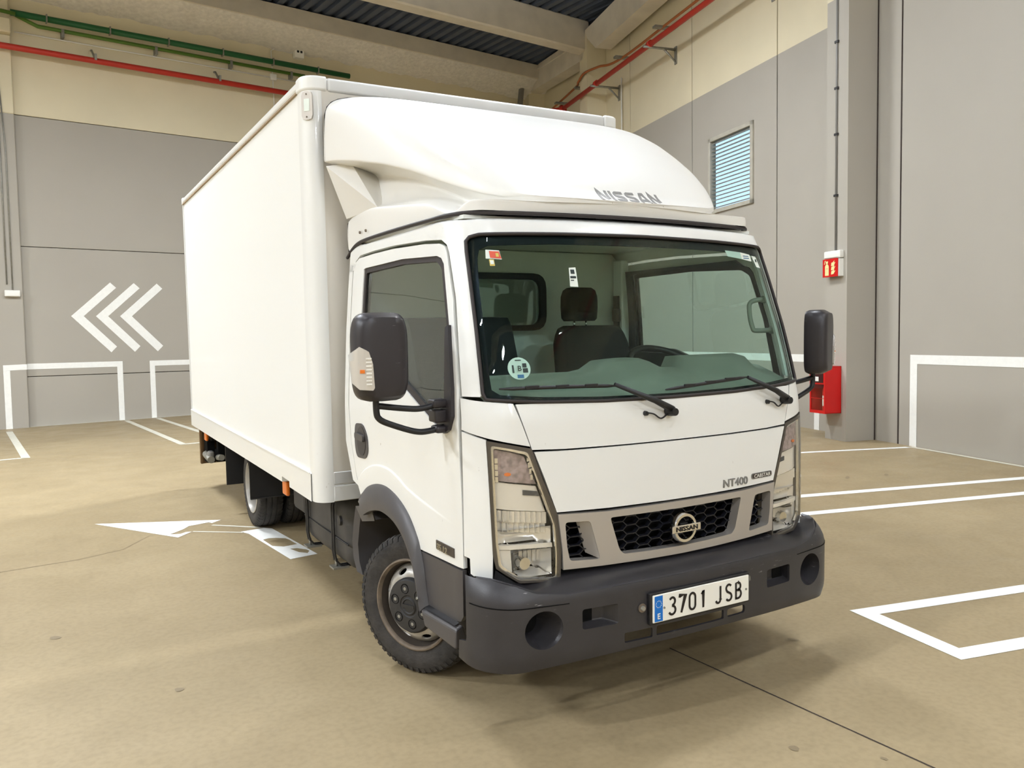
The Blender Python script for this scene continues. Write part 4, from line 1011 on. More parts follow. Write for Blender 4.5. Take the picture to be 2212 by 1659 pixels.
# --- side mirrors
M_ind = mat('indicator_lens', srgb(206, 200, 190), .18, metal=.15, coat=.5)
for mx in (False, True):
    sg_ = -1 if mx else 1
    cx_, cy_, cz_ = -1.205, .455, 1.494
    secs = []
    for (dy, k) in ((-.075, .55), (-.072, .78), (-.060, .92), (-.035, 1.0), (.02, 1.0), (.035, .96)):
        ring = []
        for t in range(32):
            an = 2 * PI * t / 32; c, s = math.cos(an), math.sin(an); e = .42
            ring.append(Vector((sg_ * (cx_ + .104 * k * math.copysign(abs(c) ** e, c)), cy_ + dy, cz_ + .168 * (k if k > .9 else .5 + k * .5) * math.copysign(abs(s) ** e, s))))
        secs.append(ring)
    mr = loft('side_mirror', secs, M_mirror, truck, 50, True, False, True)
    ob('mirror_glass', secs[-1], [tuple(range(32))], M_chrome, mr)
    # indicator
    iv = [(-.112, 1.505), (-.094, 1.535), (-.066, 1.515), (-.053, 1.47), (-.048, 1.382), (-.055, 1.372), (-.095, 1.376), (-.108, 1.40)]
    fnm = lambda u, v: (cx_ + u, cy_ + lin([(0, -.0765), (.55, -.0755), (.78, -.0725), (.92, -.0605), (1.0, -.036), (1.06, -.005), (1.2, .06)], abs(u) / .104), v)
    patch('mirror_indicator', iv, [], fnm, M_ind, mr, step=.012, thick=.02, off=.008, mirror=mx, centre=(-1.2, 2, 1.45))
    for k in range(8):
        patch('indicator_rib', rect(-.078, -.058, 1.393 + k * .0135, 1.399 + k * .0135), [], fnm, M_plastic, mr, step=.01, thick=.004, off=.0105, mirror=mx, centre=(-1.2, 2, 1.45))
    patch('indicator_bulb', rect(-.093, -.081, 1.437, 1.450), [], fnm, M_amber, mr, step=.01, thick=.004, off=.0105, mirror=mx, centre=(-1.2, 2, 1.45))
    if mx:
        rotm = Matrix.Translation((1.215, .47, 0)) @ Matrix.Rotation(math.radians(27), 4, 'Z') @ Matrix.Translation((-1.215, -.47, 0))
        for o_ in [mr] + list(mr.children): o_.data.transform(rotm)
    # arms
    tube('mirror_arm', [Vector((sg_ * x, y, z)) for x, y, z in curve([(-1.215, .47, 1.36), (-1.215, .47, 1.285), (-1.205, .47, 1.255), (-1.165, .47, 1.232), (-1.06, .465, 1.195), (-1.0, .46, 1.193), (-.93, .46, 1.205)], 5)], .0125, M_black, mr, 10)
    tube('mirror_arm', [Vector((sg_ * x, y, z)) for x, y, z in curve([(-1.212, .47, 1.305), (-1.10, .47, 1.288), (-1.03, .465, 1.284), (-.95, .46, 1.30)], 5)], .0125, M_black, mr, 10)
    box('mirror_hinge', *sorted((sg_ * -.985, sg_ * -.925)), .435, .505, 1.225, 1.275, M_mirror, mr, r=.008)
    box('mirror_hinge', *sorted((sg_ * -.99, sg_ * -.925)), .435, .50, 1.283, 1.318, M_mirror, mr, r=.010)
    box('mirror_hinge', *sorted((sg_ * -.98, sg_ * -.925)), .435, .50, 1.182, 1.212, M_mirror, mr, r=.010)

# --- bumper
BS, BSIDE, B_S_OF_Y = mk_surface([(0, .004), (2, .004)], [(0, .96), (2, .96)], .065, .2)
FOG = [(-.724 + .078 * math.cos(t), .455 + .074 * math.sin(t)) for t in [2 * PI * k / 28 for k in range(28)]]
HOOK = rounded(rect(-.565, -.405, .432, .512), .012, 3)
VENT1 = rounded(rect(-.378, -.245, .347, .388), .006, 2)
VENT2 = rounded(rect(-.225, .135, .350, .390), .006, 2)
VENT3 = rounded(rect(.155, .262, .352, .388), .012, 3)
BUMP = [(-.615, .577), (-.50, .580), (0, .583), (.50, .580), (.615, .577), (.75, .595), (.83, .625), (.92, .645), (1.055, .645), (1.055, .415), (1.06, .40), (1.12, .385), (1.125, .31), (1.0, .300), (.845, .297), (.6, .308), (.26, .320), (0, .322), (-.26, .320), (-.6, .308), (-.845, .297), (-1.0, .300), (-1.125, .31), (-1.12, .385), (-1.06, .40), (-1.055, .415), (-1.055, .645), (-.92, .645), (-.83, .625), (-.75, .595)]
def BSF(s, z):
    p = Vector(BS(s, z)); t = max(0., (z - .545) / .1)          # shoulders lean back above the seam line
    k = .045 * t * t
    q = max(0., (.37 - z) / .07); k += .012 * q * q
    L = math.hypot(p.x * .2, 1)
    return (p.x * (1 - k * .5), p.y + k, z)
bumper = patch('bumper', BUMP, [FOG, mir(FOG), HOOK, mir(HOOK), VENT1, VENT2, VENT3], BSF, M_bumper, truck, step=.03, thick=.012, centre=(0, .6, .45))
# top shelf running back to the cab
top = [(-.99, .645), (-.92, .645), (-.83, .625), (-.75, .595), (-.615, .577), (-.5, .580), (-.25, .582), (0, .583), (.25, .582), (.5, .580), (.615, .577), (.75, .595), (.83, .625), (.92, .645), (.99, .645)]
secs = []
for s, z in top:
    f0 = Vector(BSF(s, z)); c = Vector((S(s, .60)[0] * .97, S(s, .60)[1] + .03, .617 if abs(s) < .7 else max(.60, z - .012)))
    secs.append([f0, f0.lerp(c, .06) + Vector((0, 0, .006)), f0.lerp(c, .5) + Vector((0, 0, .008 if abs(s) < .7 else -.012)), c])
loft('bumper_top', secs, M_bumper, bumper, 40)
# styling line
for mx in (False, True):
    sg_ = -1 if mx else 1
    patch('bumper_seam', [(-1.03, .554), (-.95, .550), (-.86, .547), (-.74, .545), (-.62, .543), (-.62, .546), (-.74, .549), (-.86, .551), (-.95, .554), (-1.03, .558)], [], BSF, M_dark, bumper, step=.03, thick=.001, off=.0015, centre=(0, .6, .45), grid=False, mirror=mx)
    # fog lamp recess: a cone running back
    ring0 = [Vector(BSF(sg_ * u, v)) for u, v in FOG]
    cc = Vector((sg_ * -.738, .155, .462))
    ring1 = [cc + Vector((sg_ * .040 * math.cos(2 * PI * k / 28), 0, .045 * math.sin(2 * PI * k / 28))) for k in range(28)]
    ring2 = [q_ + Vector((0, .06, 0)) for q_ in ring1]
    fg = loft('fog_lamp_recess', [ring0, [a.lerp(b, .12) + Vector((0, .004, 0)) for a, b in zip(ring0, ring1)], ring1, ring2], M_bumper, bumper, 50, False, False, True)
    ob('recess_floor', ring2, [tuple(range(28))], M_dark, bumper)
    # tow-hook pocket
    hv = [Vector(BSF(sg_ * u, v)) for u, v in rect(-.565, -.405, .432, .512)]
    bk_ = [p + Vector((sg_ * (.0 if i in (0, 3) else -.045), .05, .012 if i in (0, 1) else -.006)) for i, p in enumerate(hv)]
    pk = ob('tow_pocket', hv + bk_, [(0, 1, 5, 4), (1, 2, 6, 5), (2, 3, 7, 6), (3, 0, 4, 7), (4, 5, 6, 7)], M_bumper, bumper); bev(pk, .006, 2)
    ob('pocket_opening', [(sg_ * x, y, z) for x, y, z in ((-.560, .078, .446), (-.495, .075, .446), (-.495, .075, .505), (-.560, .078, .505))], [(0, 1, 2, 3)], M_dark, bumper)
box('bumper_core', -.80, .80, .16, .24, .33, .56, M_dark, bumper)
for x in (-.298, .272):
    bo = lathe('bumper_bolt', [(-.012, 0), (-.012, .009), (-.004, .011), (-.003, .011)], M_galv, bumper, 8, 'y'); bo.location = (x, .010, .477 if x < 0 else .500)
    wa = lathe('bolt_washer', [(-.004, .0), (-.004, .018), (.002, .018)], M_rust if x < 0 else M_galv, bumper, 14, 'y'); wa.location = bo.location
# number plate
pl = box('number_plate', -.261, .261, -.014, -.006, .412, .525, M_plate, truck, r=.004)
box('plate_holder', -.272, .272, -.008, .012, .404, .534, M_black, pl, r=.005)
box('euro_band', -.254, -.213, -.0148, -.013, .417, .520, M_eu, pl)
text('euro_letter', 'E', .032, frame((-.2335, -.0155, .437), (1, 0, 0), (0, 0, 1)), M_plate, pl, .0005, bold=.0006)
for k in range(12):
    t = 2 * PI * k / 12; box('euro_star', -.2335 + .0135 * math.cos(t) - .0015, -.2335 + .0135 * math.cos(t) + .0015, -.0155, -.0145, .487 + .0135 * math.sin(t) - .0015, .487 + .0135 * math.sin(t) + .0015, M_plate, pl)
chars = [('3', -.176), ('7', -.123), ('0', -.070), ('1', -.015), ('J', .074), ('S', .131), ('B', .186)]
for ch, x in chars:
    ribbon('plate_character', [[(px_ * .001, py_ * .001) for px_, py_ in l] for l in GLYPH[ch]], .0092, frame((x - .008, -.0152, .430), (1, 0, 0), (0, 0, 1)), M_ink, pl, .0008)
for x, z in ((-.205, .468), (.243, .466)):
    s_ = lathe('plate_screw', [(-.003, 0), (-.003, .004), (.001, .005)], M_galv, pl, 8, 'y'); s_.location = (x, -.0145, z)

# --- roof deflector: cross sections along the length
ZC = [(.48, 2.147), (.50, 2.152), (.54, 2.185), (.58, 2.235), (.64, 2.300), (.72, 2.375), (.85, 2.475), (1.0, 2.565), (1.2, 2.665), (1.45, 2.762), (1.65, 2.822), (1.82, 2.856)]
WU = [(.48, .42), (.50, .47), (.54, .545), (.58, .60), (.64, .655), (.72, .712), (.85, .780), (1.0, .832), (1.2, .885), (1.45, .94), (1.65, .967), (1.82, .978)]
ZL = [(.48, 2.146), (.54, 2.149), (.58, 2.150), (.64, 2.168), (.72, 2.20), (.85, 2.255), (1.0, 2.315), (1.2, 2.375), (1.45, 2.43), (1.65, 2.465), (1.82, 2.49)]
WI = [(.48, .42), (.50, .46), (.54, .52), (.58, .555), (.64, .605), (.72, .64), (.85, .675), (1.0, .70), (1.2, .725), (1.45, .745), (1.65, .755), (1.82, .765)]
WB = [(.48, .70), (.50, .745), (.54, .79), (.58, .812), (.64, .83), (.72, .84), (1.82, .862)]
ZB2 = [(.48, 2.078), (.60, 2.075), (.72, 2.071), (1.1, 2.071), (1.45, 2.068), (1.62, 2.060), (1.72, 2.04), (1.82, 2.0)]
secs = []
for y in (.48, .50, .52, .54, .56, .58, .61, .64, .68, .72, .78, .85, .92, 1.0, 1.1, 1.2, 1.32, 1.45, 1.56, 1.65, 1.74, 1.82):
    zc, wu, zl, wi, wb, zb = (lin(T, y) for T in (ZC, WU, ZL, WI, WB, ZB2))
    hgt = zc - zl; hb = lin([(.48, .064), (.75, .072), (1.0, .100), (1.4, .145), (1.82, .19)], y)
    bx_ = max(0., min(1., (y - .75) / .85)); ex_ = 3.3 + 4.7 * bx_ * bx_
    hs = [(0, zc)] + [(wu * math.sin(t) ** (2 / ex_), zl + hgt * max(math.cos(t), 0) ** (2 / ex_)) for t in [PI / 2 * k / 8 for k in (.35, 1, 2, 3, 4, 5, 6, 7)]] + [ (wu, zl + .02 * min(1, hgt / .05)), (wu, zl + .005 * min(1, hgt / .05)), (wu - .005, zl), (wu - .018 * min(1, hgt / .1), zl - .003),
          (wi + (wu - wi) * .45, zl - .025), (wi, zl - .055 * min(1, hgt / .1)), (wi + .015, zl - .075 * min(1, hgt / .1) - .01), (wi + (wb - .03 - wi) * .75, zb + hb + .008), (wb - .03, zb + hb), (wb - .008, zb + hb - .008), (wb, zb + hb - .020), (wb, zb)]
    # keep the profile descending in front where there is no undercut
    zz = [hs[0]]
    for (w_, z_) in hs[1:]: zz.append((w_, min(z_, zz[-1][1])))
    half_ = [Vector((w_, y - (.045 * (1 - (w_ / .85) ** 2) if y < .60 else .045 * (1 - (w_ / .85) ** 2) * max(0, (1.0 - y) / .4)), z_)) for w_, z_ in zz]
    secs.append([Vector((-p.x, p.y, p.z)) for p in reversed(half_)] + half_[1:])
spoiler = loft('roof_deflector', secs, M_white2, truck, 80, capa=True)
spm = spoiler.modifiers.new('smooth', 'SUBSURF'); spm.levels = 2; spm.render_levels = 2
ob('deflector_back', [v + Vector((0, -.01, 0)) for v in secs[-1]], [tuple(range(len(secs[-1])))], M_dark, spoiler)
# rear legs joining flank and base
for sg_ in (1, -1):
    V = [Vector((sg_ * x, y, z)) for x, y, z in ((-.970, 1.815, 2.468), (-.866, 1.815, 2.195), (-.842, 1.40, 2.205), (-.878, 1.675, 2.468))]
    Vb = [v + Vector((sg_ * .12, .01, 0)) for v in V]
    o = ob('deflector_leg', V + Vb, [(0, 1, 2), (0, 2, 3), (4, 6, 5), (4, 7, 6)] + [(i, (i + 1) % 4, 4 + (i + 1) % 4, 4 + i) for i in range(4)], M_white2, spoiler); fixn(o)
    for k in range(2):
        rv = lathe('rivet', [(-.004, 0), (-.004, .007), (.003, .008)], M_rust, spoiler, 8, 'x'); rv.location = (sg_ * -.868, 1.60 - .09 * k, 2.10)
# seal under the deflector
SE = [(-.862, 1.82, 1.992), (-.862, 1.72, 2.032), (-.862, 1.62, 2.054), (-.862, 1.45, 2.062), (-.86, 1.1, 2.065), (-.848, .75, 2.066), (-.825, .59, 2.070), (-.74, .49, 2.073), (-.5, .452, 2.075), (-.25, .437, 2.077), (0, .432, 2.078)]
SE = SE + [(-x, y, z) for x, y, z in reversed(SE[:-1])]
tube('deflector_seal', curve([Vector(p) + Vector((0, .012, -.004)) for p in SE], 4), .009, M_rubber, spoiler, 8)
# lettering on the deflector nose
from mathutils.bvhtree import BVHTree
bpy.context.view_layer.update()
bvh = BVHTree.FromObject(spoiler, bpy.context.evaluated_depsgraph_get())
WIDE = {'N': (56, [[(6, 0), (6, 50), (50, 0), (50, 50)]]), 'I': (14, [[(7, 0), (7, 50)]]),
        'S': (56, [[(52, 43.5), (13, 43.5), (7.5, 40), (6, 35), (8, 30), (14, 27), (42, 23), (48, 20), (50, 15), (48, 9.5), (43, 6.5), (3, 6.5)]]),
        'A': (60, [[(4, 0), (23, 46), (37, 46), (56, 0)], [(14, 13), (46, 13)]])}
lines, cx0 = [], 0.0
for ch in 'NISSAN':
    w_, st_ = WIDE[ch]
    for l in st_: lines.append(dense([((cx0 + a) * .00099, b * .00104) for a, b in l], .012, False))
    cx0 += w_ + 10
dl = ribbon('deflector_lettering', lines, .0125, frame((-.155, 0, 2.148), (1, 0, 0), (0, 0, 1)), M_badge, spoiler, .001)
for v in dl.data.vertices:
    h_ = bvh.ray_cast(Vector((v.co.x, -1, v.co.z)), Vector((0, 1, 0)))
    v.co.y = (h_[0].y if h_[0] else .52) - (.0022 if v.co.y < -.0005 else .0)

# --- cab interior
def dash_rise(x): return .055 * max(0., min(1., (.20 - abs(x - .03)) / .10)) + (.055 if .36 < x < .76 else 0)
dash = loft('dashboard', [[Vector((x, y, z)) for y, z in ((S(x, 1.30)[1] + .03, 1.305), (.40, 1.355), (.50, 1.388 + dash_rise(x) * .8), (.58, 1.392 + dash_rise(x)), (.66, 1.385 + dash_rise(x)), (.69, 1.33), (.69, .95))] for x in (-.84, -.6, -.4, -.22, -.15, -.08, .0, .06, .14, .20, .26, .34, .37, .5, .65, .75, .78, .84)], M_dash, truck, 40)
def seat(name, x0, x1, hx, tall):
    st_ = loft(name, [[Vector((cx + (x1 - x0) / 2 * k * math.copysign(abs(math.cos(t)) ** .35, math.cos(t)), y + .075 * math.copysign(abs(math.sin(t)) ** .6, math.sin(t)), z)) for t in [2 * PI * i / 20 for i in range(20)]]
               for cx, y, z, k in [((x0 + x1) / 2, 1.12 + .42 * (z_ - 1.0) * .5, z_, k_) for z_, k_ in ((.95, 1.0), (1.1, 1.0), (1.35, 1.0), (1.5, .96), (tall - .05, .88), (tall - .015, .78), (tall, .6))]], M_seat, truck, 60, False, True, True)
    box('seat_cushion', x0, x1, .72, 1.18, .86, 1.0, M_seat, st_, r=.04, seg=3)
    for h in hx:
        hr = loft('headrest', [[Vector((h + .118 * k * math.copysign(abs(math.cos(t)) ** .6, math.cos(t)), 1.31 + .055 * math.sin(t), z)) for t in [2 * PI * i / 20 for i in range(20)]] for z, k in ((tall + .025, .8), (tall + .04, .95), (tall + .10, 1.0), (tall + .16, .98), (tall + .195, .85), (tall + .21, .6))], M_seat, st_, 60, True, True, True)
        for d in (-.04, .04): tube('headrest_post', [(h + d, 1.30, tall - .04), (h + d, 1.305, tall + .06)], .006, M_chrome, st_, 6)
    return st_
seat('driver_seat', .08, .56, [.30], 1.60)
ps = loft('passenger_seat', [[Vector((x, y, z)) for y, z in ((.78, .95), (.80, 1.1), (.95, 1.40), (1.02, 1.60), (1.06, 1.645), (1.14, 1.65), (1.18, 1.62), (1.16, 1.0))] for x in (-.84, -.60, -.34, -.30)], M_seat, truck, 40, True, True)
stw = tube('steering_wheel', [Vector((.47 + .20 * math.cos(t), .76 + .20 * math.sin(t) * .86, 1.375 + .20 * math.sin(t) * .50)) for t in [2 * PI * k / 32 for k in range(32)]], .017, M_black, truck, 8, True)
for an in (PI * .05, PI * .95, PI * 1.5):
    tube('wheel_spoke', [Vector((.47, .77, 1.355)), Vector((.47 + .20 * math.cos(an), .76 + .172 * math.sin(an), 1.375 + .10 * math.sin(an)))], .014, M_black, stw, 6)
tube('steering_column', [Vector((.47, .77, 1.355)), Vector((.47, .62, 1.20))], .04, M_black, stw, 10)
for sg_ in (1,):
    gh = tube('grab_handle', curve([(.84, .455, 1.715), (.80, .475, 1.712), (.775, .49, 1.695), (.775, .49, 1.64), (.785, .48, 1.575), (.80, .47, 1.56), (.86, .42, 1.562)], 5), .012, M_dash, truck, 8)
    for p in ((.838, .452, 1.716), (.862, .42, 1.562)): box('handle_foot', p[0] - .012, p[0] + .012, p[1] - .018, p[1] + .018, p[2] - .018, p[2] + .018, M_dash, gh, r=.006)
for mx in (False, True):
    patch('pillar_lining', [(-.87, 1.93), (-.845, 1.93), (-.855, 1.5), (-.86, 1.345), (-.95, 1.345), (-.93, 1.6), (-.91, 1.85)], [], S, M_interior, cab_roof, step=.05, thick=.012, off=-.026, mirror=mx)
belt = box('belt_pillar', .80, .86, 1.58, 1.67, 1.0, 2.0, M_interior, truck, r=.01)
box('seat_belt', .785, .80, 1.60, 1.645, 1.05, 1.78, M_black, belt)
box('belt_guide', .775, .805, 1.59, 1.65, 1.62, 1.70, M_hub, belt, r=.008)
box('cab_floor', -.84, .84, .42, 1.70, .84, .88, M_dash, truck)

# --- cargo box
BX, BY0, BY1, BZ0, BZ1 = 1.047, 1.916, 6.55, .637, 2.955
cargo = ob('cargo_box', [(x, y, z) for z in (BZ0 + .06, BZ1 - .02) for x, y in ((-BX + .09, BY0 + .006), (BX - .09, BY0 + .006), (BX - .006, BY0 + .09), (BX - .006, BY1 - .01), (-BX + .006, BY1 - .01), (-BX + .006, BY0 + .09))],
           [(5, 4, 3, 2, 1, 0), (6, 7, 8, 9, 10, 11)] + [(i, (i + 1) % 6, 6 + (i + 1) % 6, 6 + i) for i in range(6)], M_boxside, truck); fixn(cargo)
box('front_wall', -BX + .095, BX - .095, BY0 + .002, BY0 + .008, BZ0 + .10, BZ1 - .06, M_boxfront, cargo)
def post(name, x0, y0, sx_, sy_, wx, wy, r, z0, z1, m, parent):
    """rounded corner extrusion seen in plan; outer corner at (x0, y0), legs wx along sx_, wy along sy_"""
    P = [(x0 + sx_ * wx, y0)] + [(x0 + sx_ * r - sx_ * r * math.sin(t), y0 + sy_ * r - sy_ * r * math.cos(t)) for t in [PI / 2 * k / 6 for k in range(7)]] + [(x0, y0 + sy_ * wy), (x0 + sx_ * .02, y0 + sy_ * wy), (x0 + sx_ * wx, y0 + sy_ * .02)]
    n = len(P); V = [(x, y, z) for z in (z0, z1) for x, y in P]
    o = ob(name, V, [tuple(range(n)), tuple(range(2 * n - 1, n - 1, -1))] + [(i, (i + 1) % n, n + (i + 1) % n, n + i) for i in range(n)], m, parent)
    return sharp(o, 30)
for sg_ in (1, -1):
    post('corner_post', sg_ * -BX, BY0, sg_, 1, .095, .13, .08, BZ0, BZ1 - .066, M_white, cargo)
    post('corner_post', sg_ * -BX, BY1, sg_, -1, .06, .08, .03, BZ0, BZ1 - .05, M_alu, cargo)
    # corner caps on the roof
    cp = post('corner_cap', sg_ * -(BX + .008), BY0 - .008, sg_, 1, .135, .15, .088, BZ1 - .068, BZ1 + .012, M_white, cargo); bev(cp, .03, 4, 50)
    cp = post('corner_cap', sg_ * -(BX + .008), BY1 + .008, sg_, -1, .10, .09, .05, BZ1 - .06, BZ1 + .012, M_white, cargo); bev(cp, .025, 3, 50)
    # side rails
    o = box('roof_rail', *sorted((sg_ * -(BX + .004), sg_ * -(BX - .08))), BY0 + .13, BY1 - .07, BZ1 - .052, BZ1 + .008, M_white, cargo, r=.022, seg=3)
    V = []
    y_n0, y_n1 = 2.505, 2.69
    ys_ = [BY0 + .10, y_n0, y_n0, y_n1, y_n1, BY1 - .04]; zl_ = [BZ0 - .003, BZ0, .672, .676, BZ0 + .004, BZ0 - .002]
    for xo in (BX + .006, BX - .04):
        for y, z in zip(ys_, zl_): V.append((sg_ * -xo, y, z))
        for y in ys_: V.append((sg_ * -xo, y, .792))
    F = []
    for i in range(5):
        F += [(i, i + 1, 7 + i, 6 + i), (12 + i, 18 + i, 19 + i, 13 + i), (i, 12 + i, 13 + i, i + 1), (6 + i, 7 + i, 19 + i, 18 + i)]
    o = ob('bottom_rail', V, F, M_white, cargo); fixn(o)
    box('rail_sealant', *sorted((sg_ * -(BX + .0045), sg_ * -(BX - .02))), BY0 + .10, BY1 - .05, BZ1 - .060, BZ1 - .050, M_seal2, cargo)
    # groove line of the rail
    box('rail_lip', *sorted((sg_ * -(BX + .010), sg_ * -(BX - .01))), BY0 + .12, BY1 - .05, .788, .800, M_white, cargo, r=.003, seg=1)
    # position lamp on the post
    V2 = rounded(rect(-.032, .032, -.076, .076), .024, 2)
    ml = patch('marker_lamp', V2, [], lambda u, v: (-1.0236 - .707 * u, 1.9394 + .707 * u, 2.806 + v), mat('marker_lens', srgb(210, 204, 196), .25) if sg_ == 1 else MATS['marker_lens'], truck, step=.03, thick=.014, off=.008, mirror=sg_ < 0, centre=(0, 3, 2.8))
    for dz in (-.06, .06):
        s_ = lathe('screw', [(-.004, 0), (-.004, .004), (.001, .004)], M_rust, ml, 8, 'x'); s_.location = (sg_ * -1.0300, 1.933, 2.806 + dz)
    patch('marker_reflector', rect(-.016, .016, -.03, .035), [], lambda u, v: (-1.0236 - .707 * u, 1.9394 + .707 * u, 2.806 + v), M_stW, ml, step=.03, thick=.002, off=.010, mirror=sg_ < 0, centre=(0, 3, 2.8))
    # orange side markers below the rail
    for y in (2.86, 6.02):
        mk = box('side_marker', *sorted((sg_ * -1.0, sg_ * -.975)), y - .055, y + .055, .52, .615, M_amber, truck, r=.008)
        box('marker_bracket', *sorted((sg_ * -.98, sg_ * -.96)), y - .03, y + .10, .60, .68, M_black, mk)
    # vertical joins of the side panels
box('front_top_rail', -BX + .125, BX - .125, BY0 - .006, BY0 + .05, BZ1 - .072, BZ1 + .008, M_alu, cargo, r=.018, seg=3)
box('front_bottom_rail', -BX + .095, BX - .095, BY0 - .002, BY0 + .03, .735, .806, M_alu, cargo, r=.004, seg=1)
box('front_bottom_rail', -BX + .095, BX - .095, BY0 - .002, BY0 + .03, BZ0 + .003, .728, M_white, cargo, r=.004, seg=1)
box('rear_frame', -BX + .02, BX - .02, BY1 - .03, BY1 + .01, BZ0, BZ1, M_alu, cargo)

# --- chassis
ch = boxes('chassis_frame', [(-.40, -.32, .5, 6.3, .46, .62), (.32, .40, .5, 6.3, .46, .62)] + [(-.9, .9, y, y + .06, .60, .66) for y in (2.2, 3.0, 3.8, 4.8, 5.6, 6.3)] + [(-.32, .32, y, y + .08, .48, .60) for y in (.7, 2.0, 3.2, 5.2, 6.2)], M_dark, truck)
tube('front_axle', [(-.75, .985, .33), (.75, .985, .33)], .05, M_dark, truck, 10)
tube('rear_axle', [(-.85, 4.31, .325), (.85, 4.31, .325)], .06, M_dark, truck, 10)
lathe('differential', [(-.16, .0), (-.14, .10), (0, .16), (.14, .10), (.16, 0)], M_dark, truck, 20, 'x').location = (0, 4.31, .33)
box('engine_bay', -.45, .45, .35, 1.9, .38, .80, M_dark, truck, r=.05)
# fuel tank with straps
tk = box('fuel_tank', -.83, -.42, 2.02, 3.04, .165, .60, mat('tank_plastic', srgb(74, 72, 70), .55, col2=srgb(44, 44, 44), nscale=3.5), truck, r=.11, seg=5)
for y in (2.32, 2.90):
    V = [(-.835, .19), (-.845, .25), (-.845, .53), (-.83, .60), (-.6, .61)]
    for q_ in (-.018, .018): tube('tank_strap', [(x, y + q_, z) for x, z in [(-.60, .150)] + [(-.80, .152)] + V], .007, M_hub, tk, 6)
    box('strap_foot', -.86, -.76, y - .04, y + .05, .140, .152, M_galv, tk)
    tube('strap_bolt', [(-.83, y, .14), (-.83, y, .20)], .009, M_galv, tk, 6)
lathe('tank_boss', [(-.012, 0), (-.012, .028), (.004, .030)], M_hub, tk, 14, 'x').location = (-.832, 2.20, .46)
tube('tank_seam', [(-.832, 2.06, .34), (-.836, 2.5, .34), (-.832, 3.0, .34)], .005, M_hub, tk, 6)
box('tool_box', -.80, -.45, 3.12, 3.45, .30, .60, M_hub, truck, r=.04, seg=3)
box('battery_box', .45, .85, 2.1, 2.9, .22, .60, M_dark, truck, r=.03)

# --- wheels
def tyre_mesh():
    prof = [(.085, .205), (.092, .235), (.098, .262), (.095, .29), (.086, .312), (.076, .320), (.05, .324), (.047, .316), (.040, .316), (.037, .325), (.006, .326), (.004, .317), (-.004, .317), (-.006, .326), (-.037, .325), (-.040, .316), (-.047, .316), (-.05, .324), (-.076, .320), (-.086, .312), (-.095, .29), (-.098, .262), (-.092, .235), (-.085, .205), (-.075, .20), (.075, .20), (.085, .205)]
    o = lathe('tyre', prof, M_tyre, None, 72, 'x', deg=50)
    bm = bmesh.new(); bm.from_mesh(o.data)
    for sgn in (-1, 1):
        for k in range(54):
            t = 2 * PI * k / 54
            vs = []
            for (a, r) in ((sgn * .060, .3265), (sgn * .088, .317), (sgn * .0955, .296), (sgn * .060, .306)):
                for dt in (-.034, .034):
                    tt = t + dt + (.02 if abs(a) < .07 else 0); vs.append(bm.verts.new((a, r * math.cos(tt), r * math.sin(tt))))
            for f in ((0, 1, 3, 2), (2, 3, 5, 4), (0, 2, 4, 6), (1, 7, 5, 3), (4, 5, 7, 6)):
                bm.faces.new([vs[i] for i in f])
    bm.normal_update(); bm.to_mesh(o.data); bm.free()
    # raised ring on the side wall
    return o
T0 = tyre_mesh()
def wheel(at, yaw, dual_front=True, outer=-1):
    """outer face towards local -x"""
    t = bpy.data.objects.new('tyre', T0.data); link(t, truck); t.location = at; t.rotation_euler = (0.3, 0, yaw) if False else (0, 0, yaw)
    return t
RIMH = [[((.158) * math.cos(a) + .014 * math.cos(a) * math.cos(b) - .026 * math.sin(a) * math.sin(b), .158 * math.sin(a) + .014 * math.sin(a) * math.cos(b) + .026 * math.cos(a) * math.sin(b)) for b in [2 * PI * k / 12 for k in range(12)]] for a in [2 * PI * k / 8 + .35 for k in range(8)]]
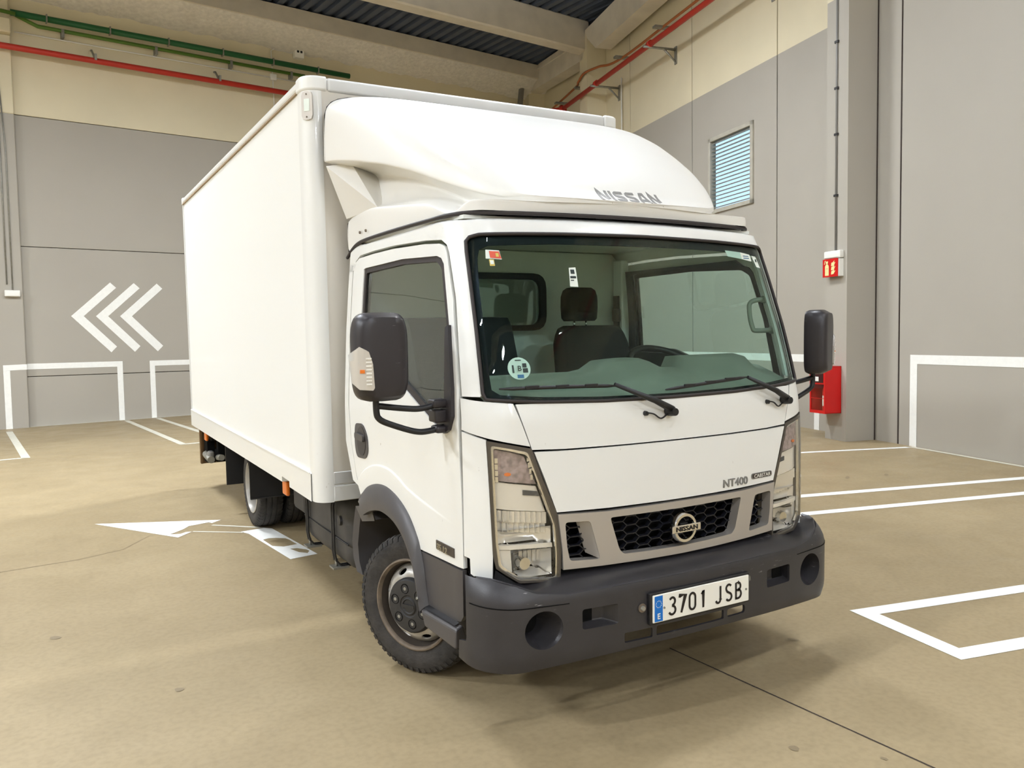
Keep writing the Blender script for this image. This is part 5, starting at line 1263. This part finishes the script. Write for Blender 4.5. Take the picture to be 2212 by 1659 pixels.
def rim_parts(t, front):
    if front:
        prof = [(-.088, .216), (-.096, .214), (-.098, .207), (-.092, .202), (-.080, .198), (-.050, .194), (-.030, .186)]
    else:
        prof = [(-.090, .214), (-.096, .212), (-.096, .204), (-.080, .197), (-.040, .190), (.03, .186), (.05, .182)]
    lathe('rim_edge', prof, M_rust if front else M_rim, t, 56, 'x', deg=60, mi=[0, 0, 0, 0, 1, 1] if front else None, mats=[M_rust, M_barrel] if front else None)
    def disc(u, v):
        r = math.hypot(u, v)
        if front: x = -.040 - .050 * max(0, min(1, (.187 - r) / .045)) ** .7
        else: x = .045 - .02 * min(1, r / .1)
        return (x, u, v)
    circ = [(.187 * math.cos(2 * PI * k / 56), .187 * math.sin(2 * PI * k / 56)) for k in range(56)]
    patch('rim', circ, RIMH, disc, M_rim, t, step=.022, thick=.008, centre=(1, 0, 0))
    ob('brake_drum', [(-.01 if front else .07, .186 * math.cos(2 * PI * k / 24), .186 * math.sin(2 * PI * k / 24)) for k in range(24)], [tuple(range(24))], M_dark, t)
    if front:
        hub = lathe('hub_cap', [(-.080, .130), (-.104, .128), (-.116, .119), (-.120, .092), (-.120, .052), (-.116, .048), (-.116, .042), (-.121, .038), (-.122, .034), (-.118, .030), (-.118, 0)], M_hub, t, 44, 'x', deg=35)
        for k in range(6):
            a = 2 * PI * k / 6 + .28
            pk = lathe('nut_pocket', [(-.1225, .021), (-.1195, .024), (-.100, .019), (-.098, 0)], M_dark, t, 14, 'x'); pk.location = (0, .082 * math.cos(a), .082 * math.sin(a))
            nt_ = lathe('wheel_nut', [(-.121, 0), (-.121, .008), (-.118, .0105), (-.100, .0115)], M_galv, t, 6, 'x', deg=20); nt_.location = (0, .082 * math.cos(a), .082 * math.sin(a))
        box('cap_emblem', -.1245, -.116, -.034, .034, -.008, .008, M_hub, t)
    else:
        hub = lathe('hub_flange', [(.03, .10), (.02, .095), (-.03, .06), (-.06, .055), (-.065, 0)], M_hub, t, 24, 'x')
        for k in range(6):
            a = 2 * PI * k / 6
            nt_ = lathe('wheel_nut', [(-.005, 0), (-.005, .010), (.03, .012)], M_galv, t, 6, 'x', deg=20); nt_.location = (0, .080 * math.cos(a), .080 * math.sin(a))
steer = math.radians(28)
tw = wheel((-.815, .985, .3265), steer); rim_parts(tw, True)
tw = wheel((.815, .985, .3265), PI + steer); rim_parts(tw, True)
for x, yaw in ((-.825, 0), (.825, PI)):
    tw = wheel((x, 4.31, .3265), yaw); rim_parts(tw, False)
for x in (-.60, .60): wheel((x, 4.31, .3265), 0)
bpy.data.objects.remove(T0)
# rear mudguards and flaps
for sg_ in (1, -1):
    arc = [(4.31 - .40 * math.cos(t), .33 + .40 * math.sin(t)) for t in [PI * (.02 + .52 * k / 10) for k in range(11)]]
    secs = [[Vector((sg_ * -1.0, y, min(z, .64))), Vector((sg_ * -.99, y, min(z, .64) + .004)), Vector((sg_ * -.50, y, min(z, .64) + .004))] for y, z in arc if True]
    mg = loft('mudguard', secs, M_black, truck, 60)
    box('mud_flap', *sorted((sg_ * -1.01, sg_ * -.52)), 3.90, 3.912, .305, .62, M_black, mg)
    box('flap_edge', *sorted((sg_ * -1.01, sg_ * -.52)), 3.892, 3.90, .303, .312, M_hub, mg)
    box('mud_flap', *sorted((sg_ * -1.0, sg_ * -.52)), 4.93, 4.945, .25, .62, M_black, mg)
# tail lift and rear lamps
tl = box('tail_lift', -1.0, 1.0, 6.30, 6.34, .25, .605, M_wood, truck)
box('lift_edge', -1.006, -.985, 6.29, 6.35, .25, .605, M_wood, tl)
boxes('lift_frame', [(-.95, -.60, 5.95, 6.30, .52, .60), (-.90, -.55, 5.9, 6.0, .33, .60), (.60, .95, 5.95, 6.30, .52, .60), (-.9, .9, 6.0, 6.12, .30, .42), (-.97, -.90, 6.1, 6.3, .28, .5)], M_dark, tl)
tube('lift_ram', [(-.97, 5.90, .34), (-.97, 6.20, .36)], .035, M_galv, tl, 12)
tube('lift_ram', [(-.90, 5.72, .38), (-.90, 5.9, .36)], .03, M_galv, tl, 12)
box('rear_lamp', -.97, -.93, 6.12, 6.24, .52, .60, M_amber, tl, r=.01)
box('lift_pivot', -.99, -.93, 5.92, 6.02, .30, .42, M_badge, tl, r=.02)
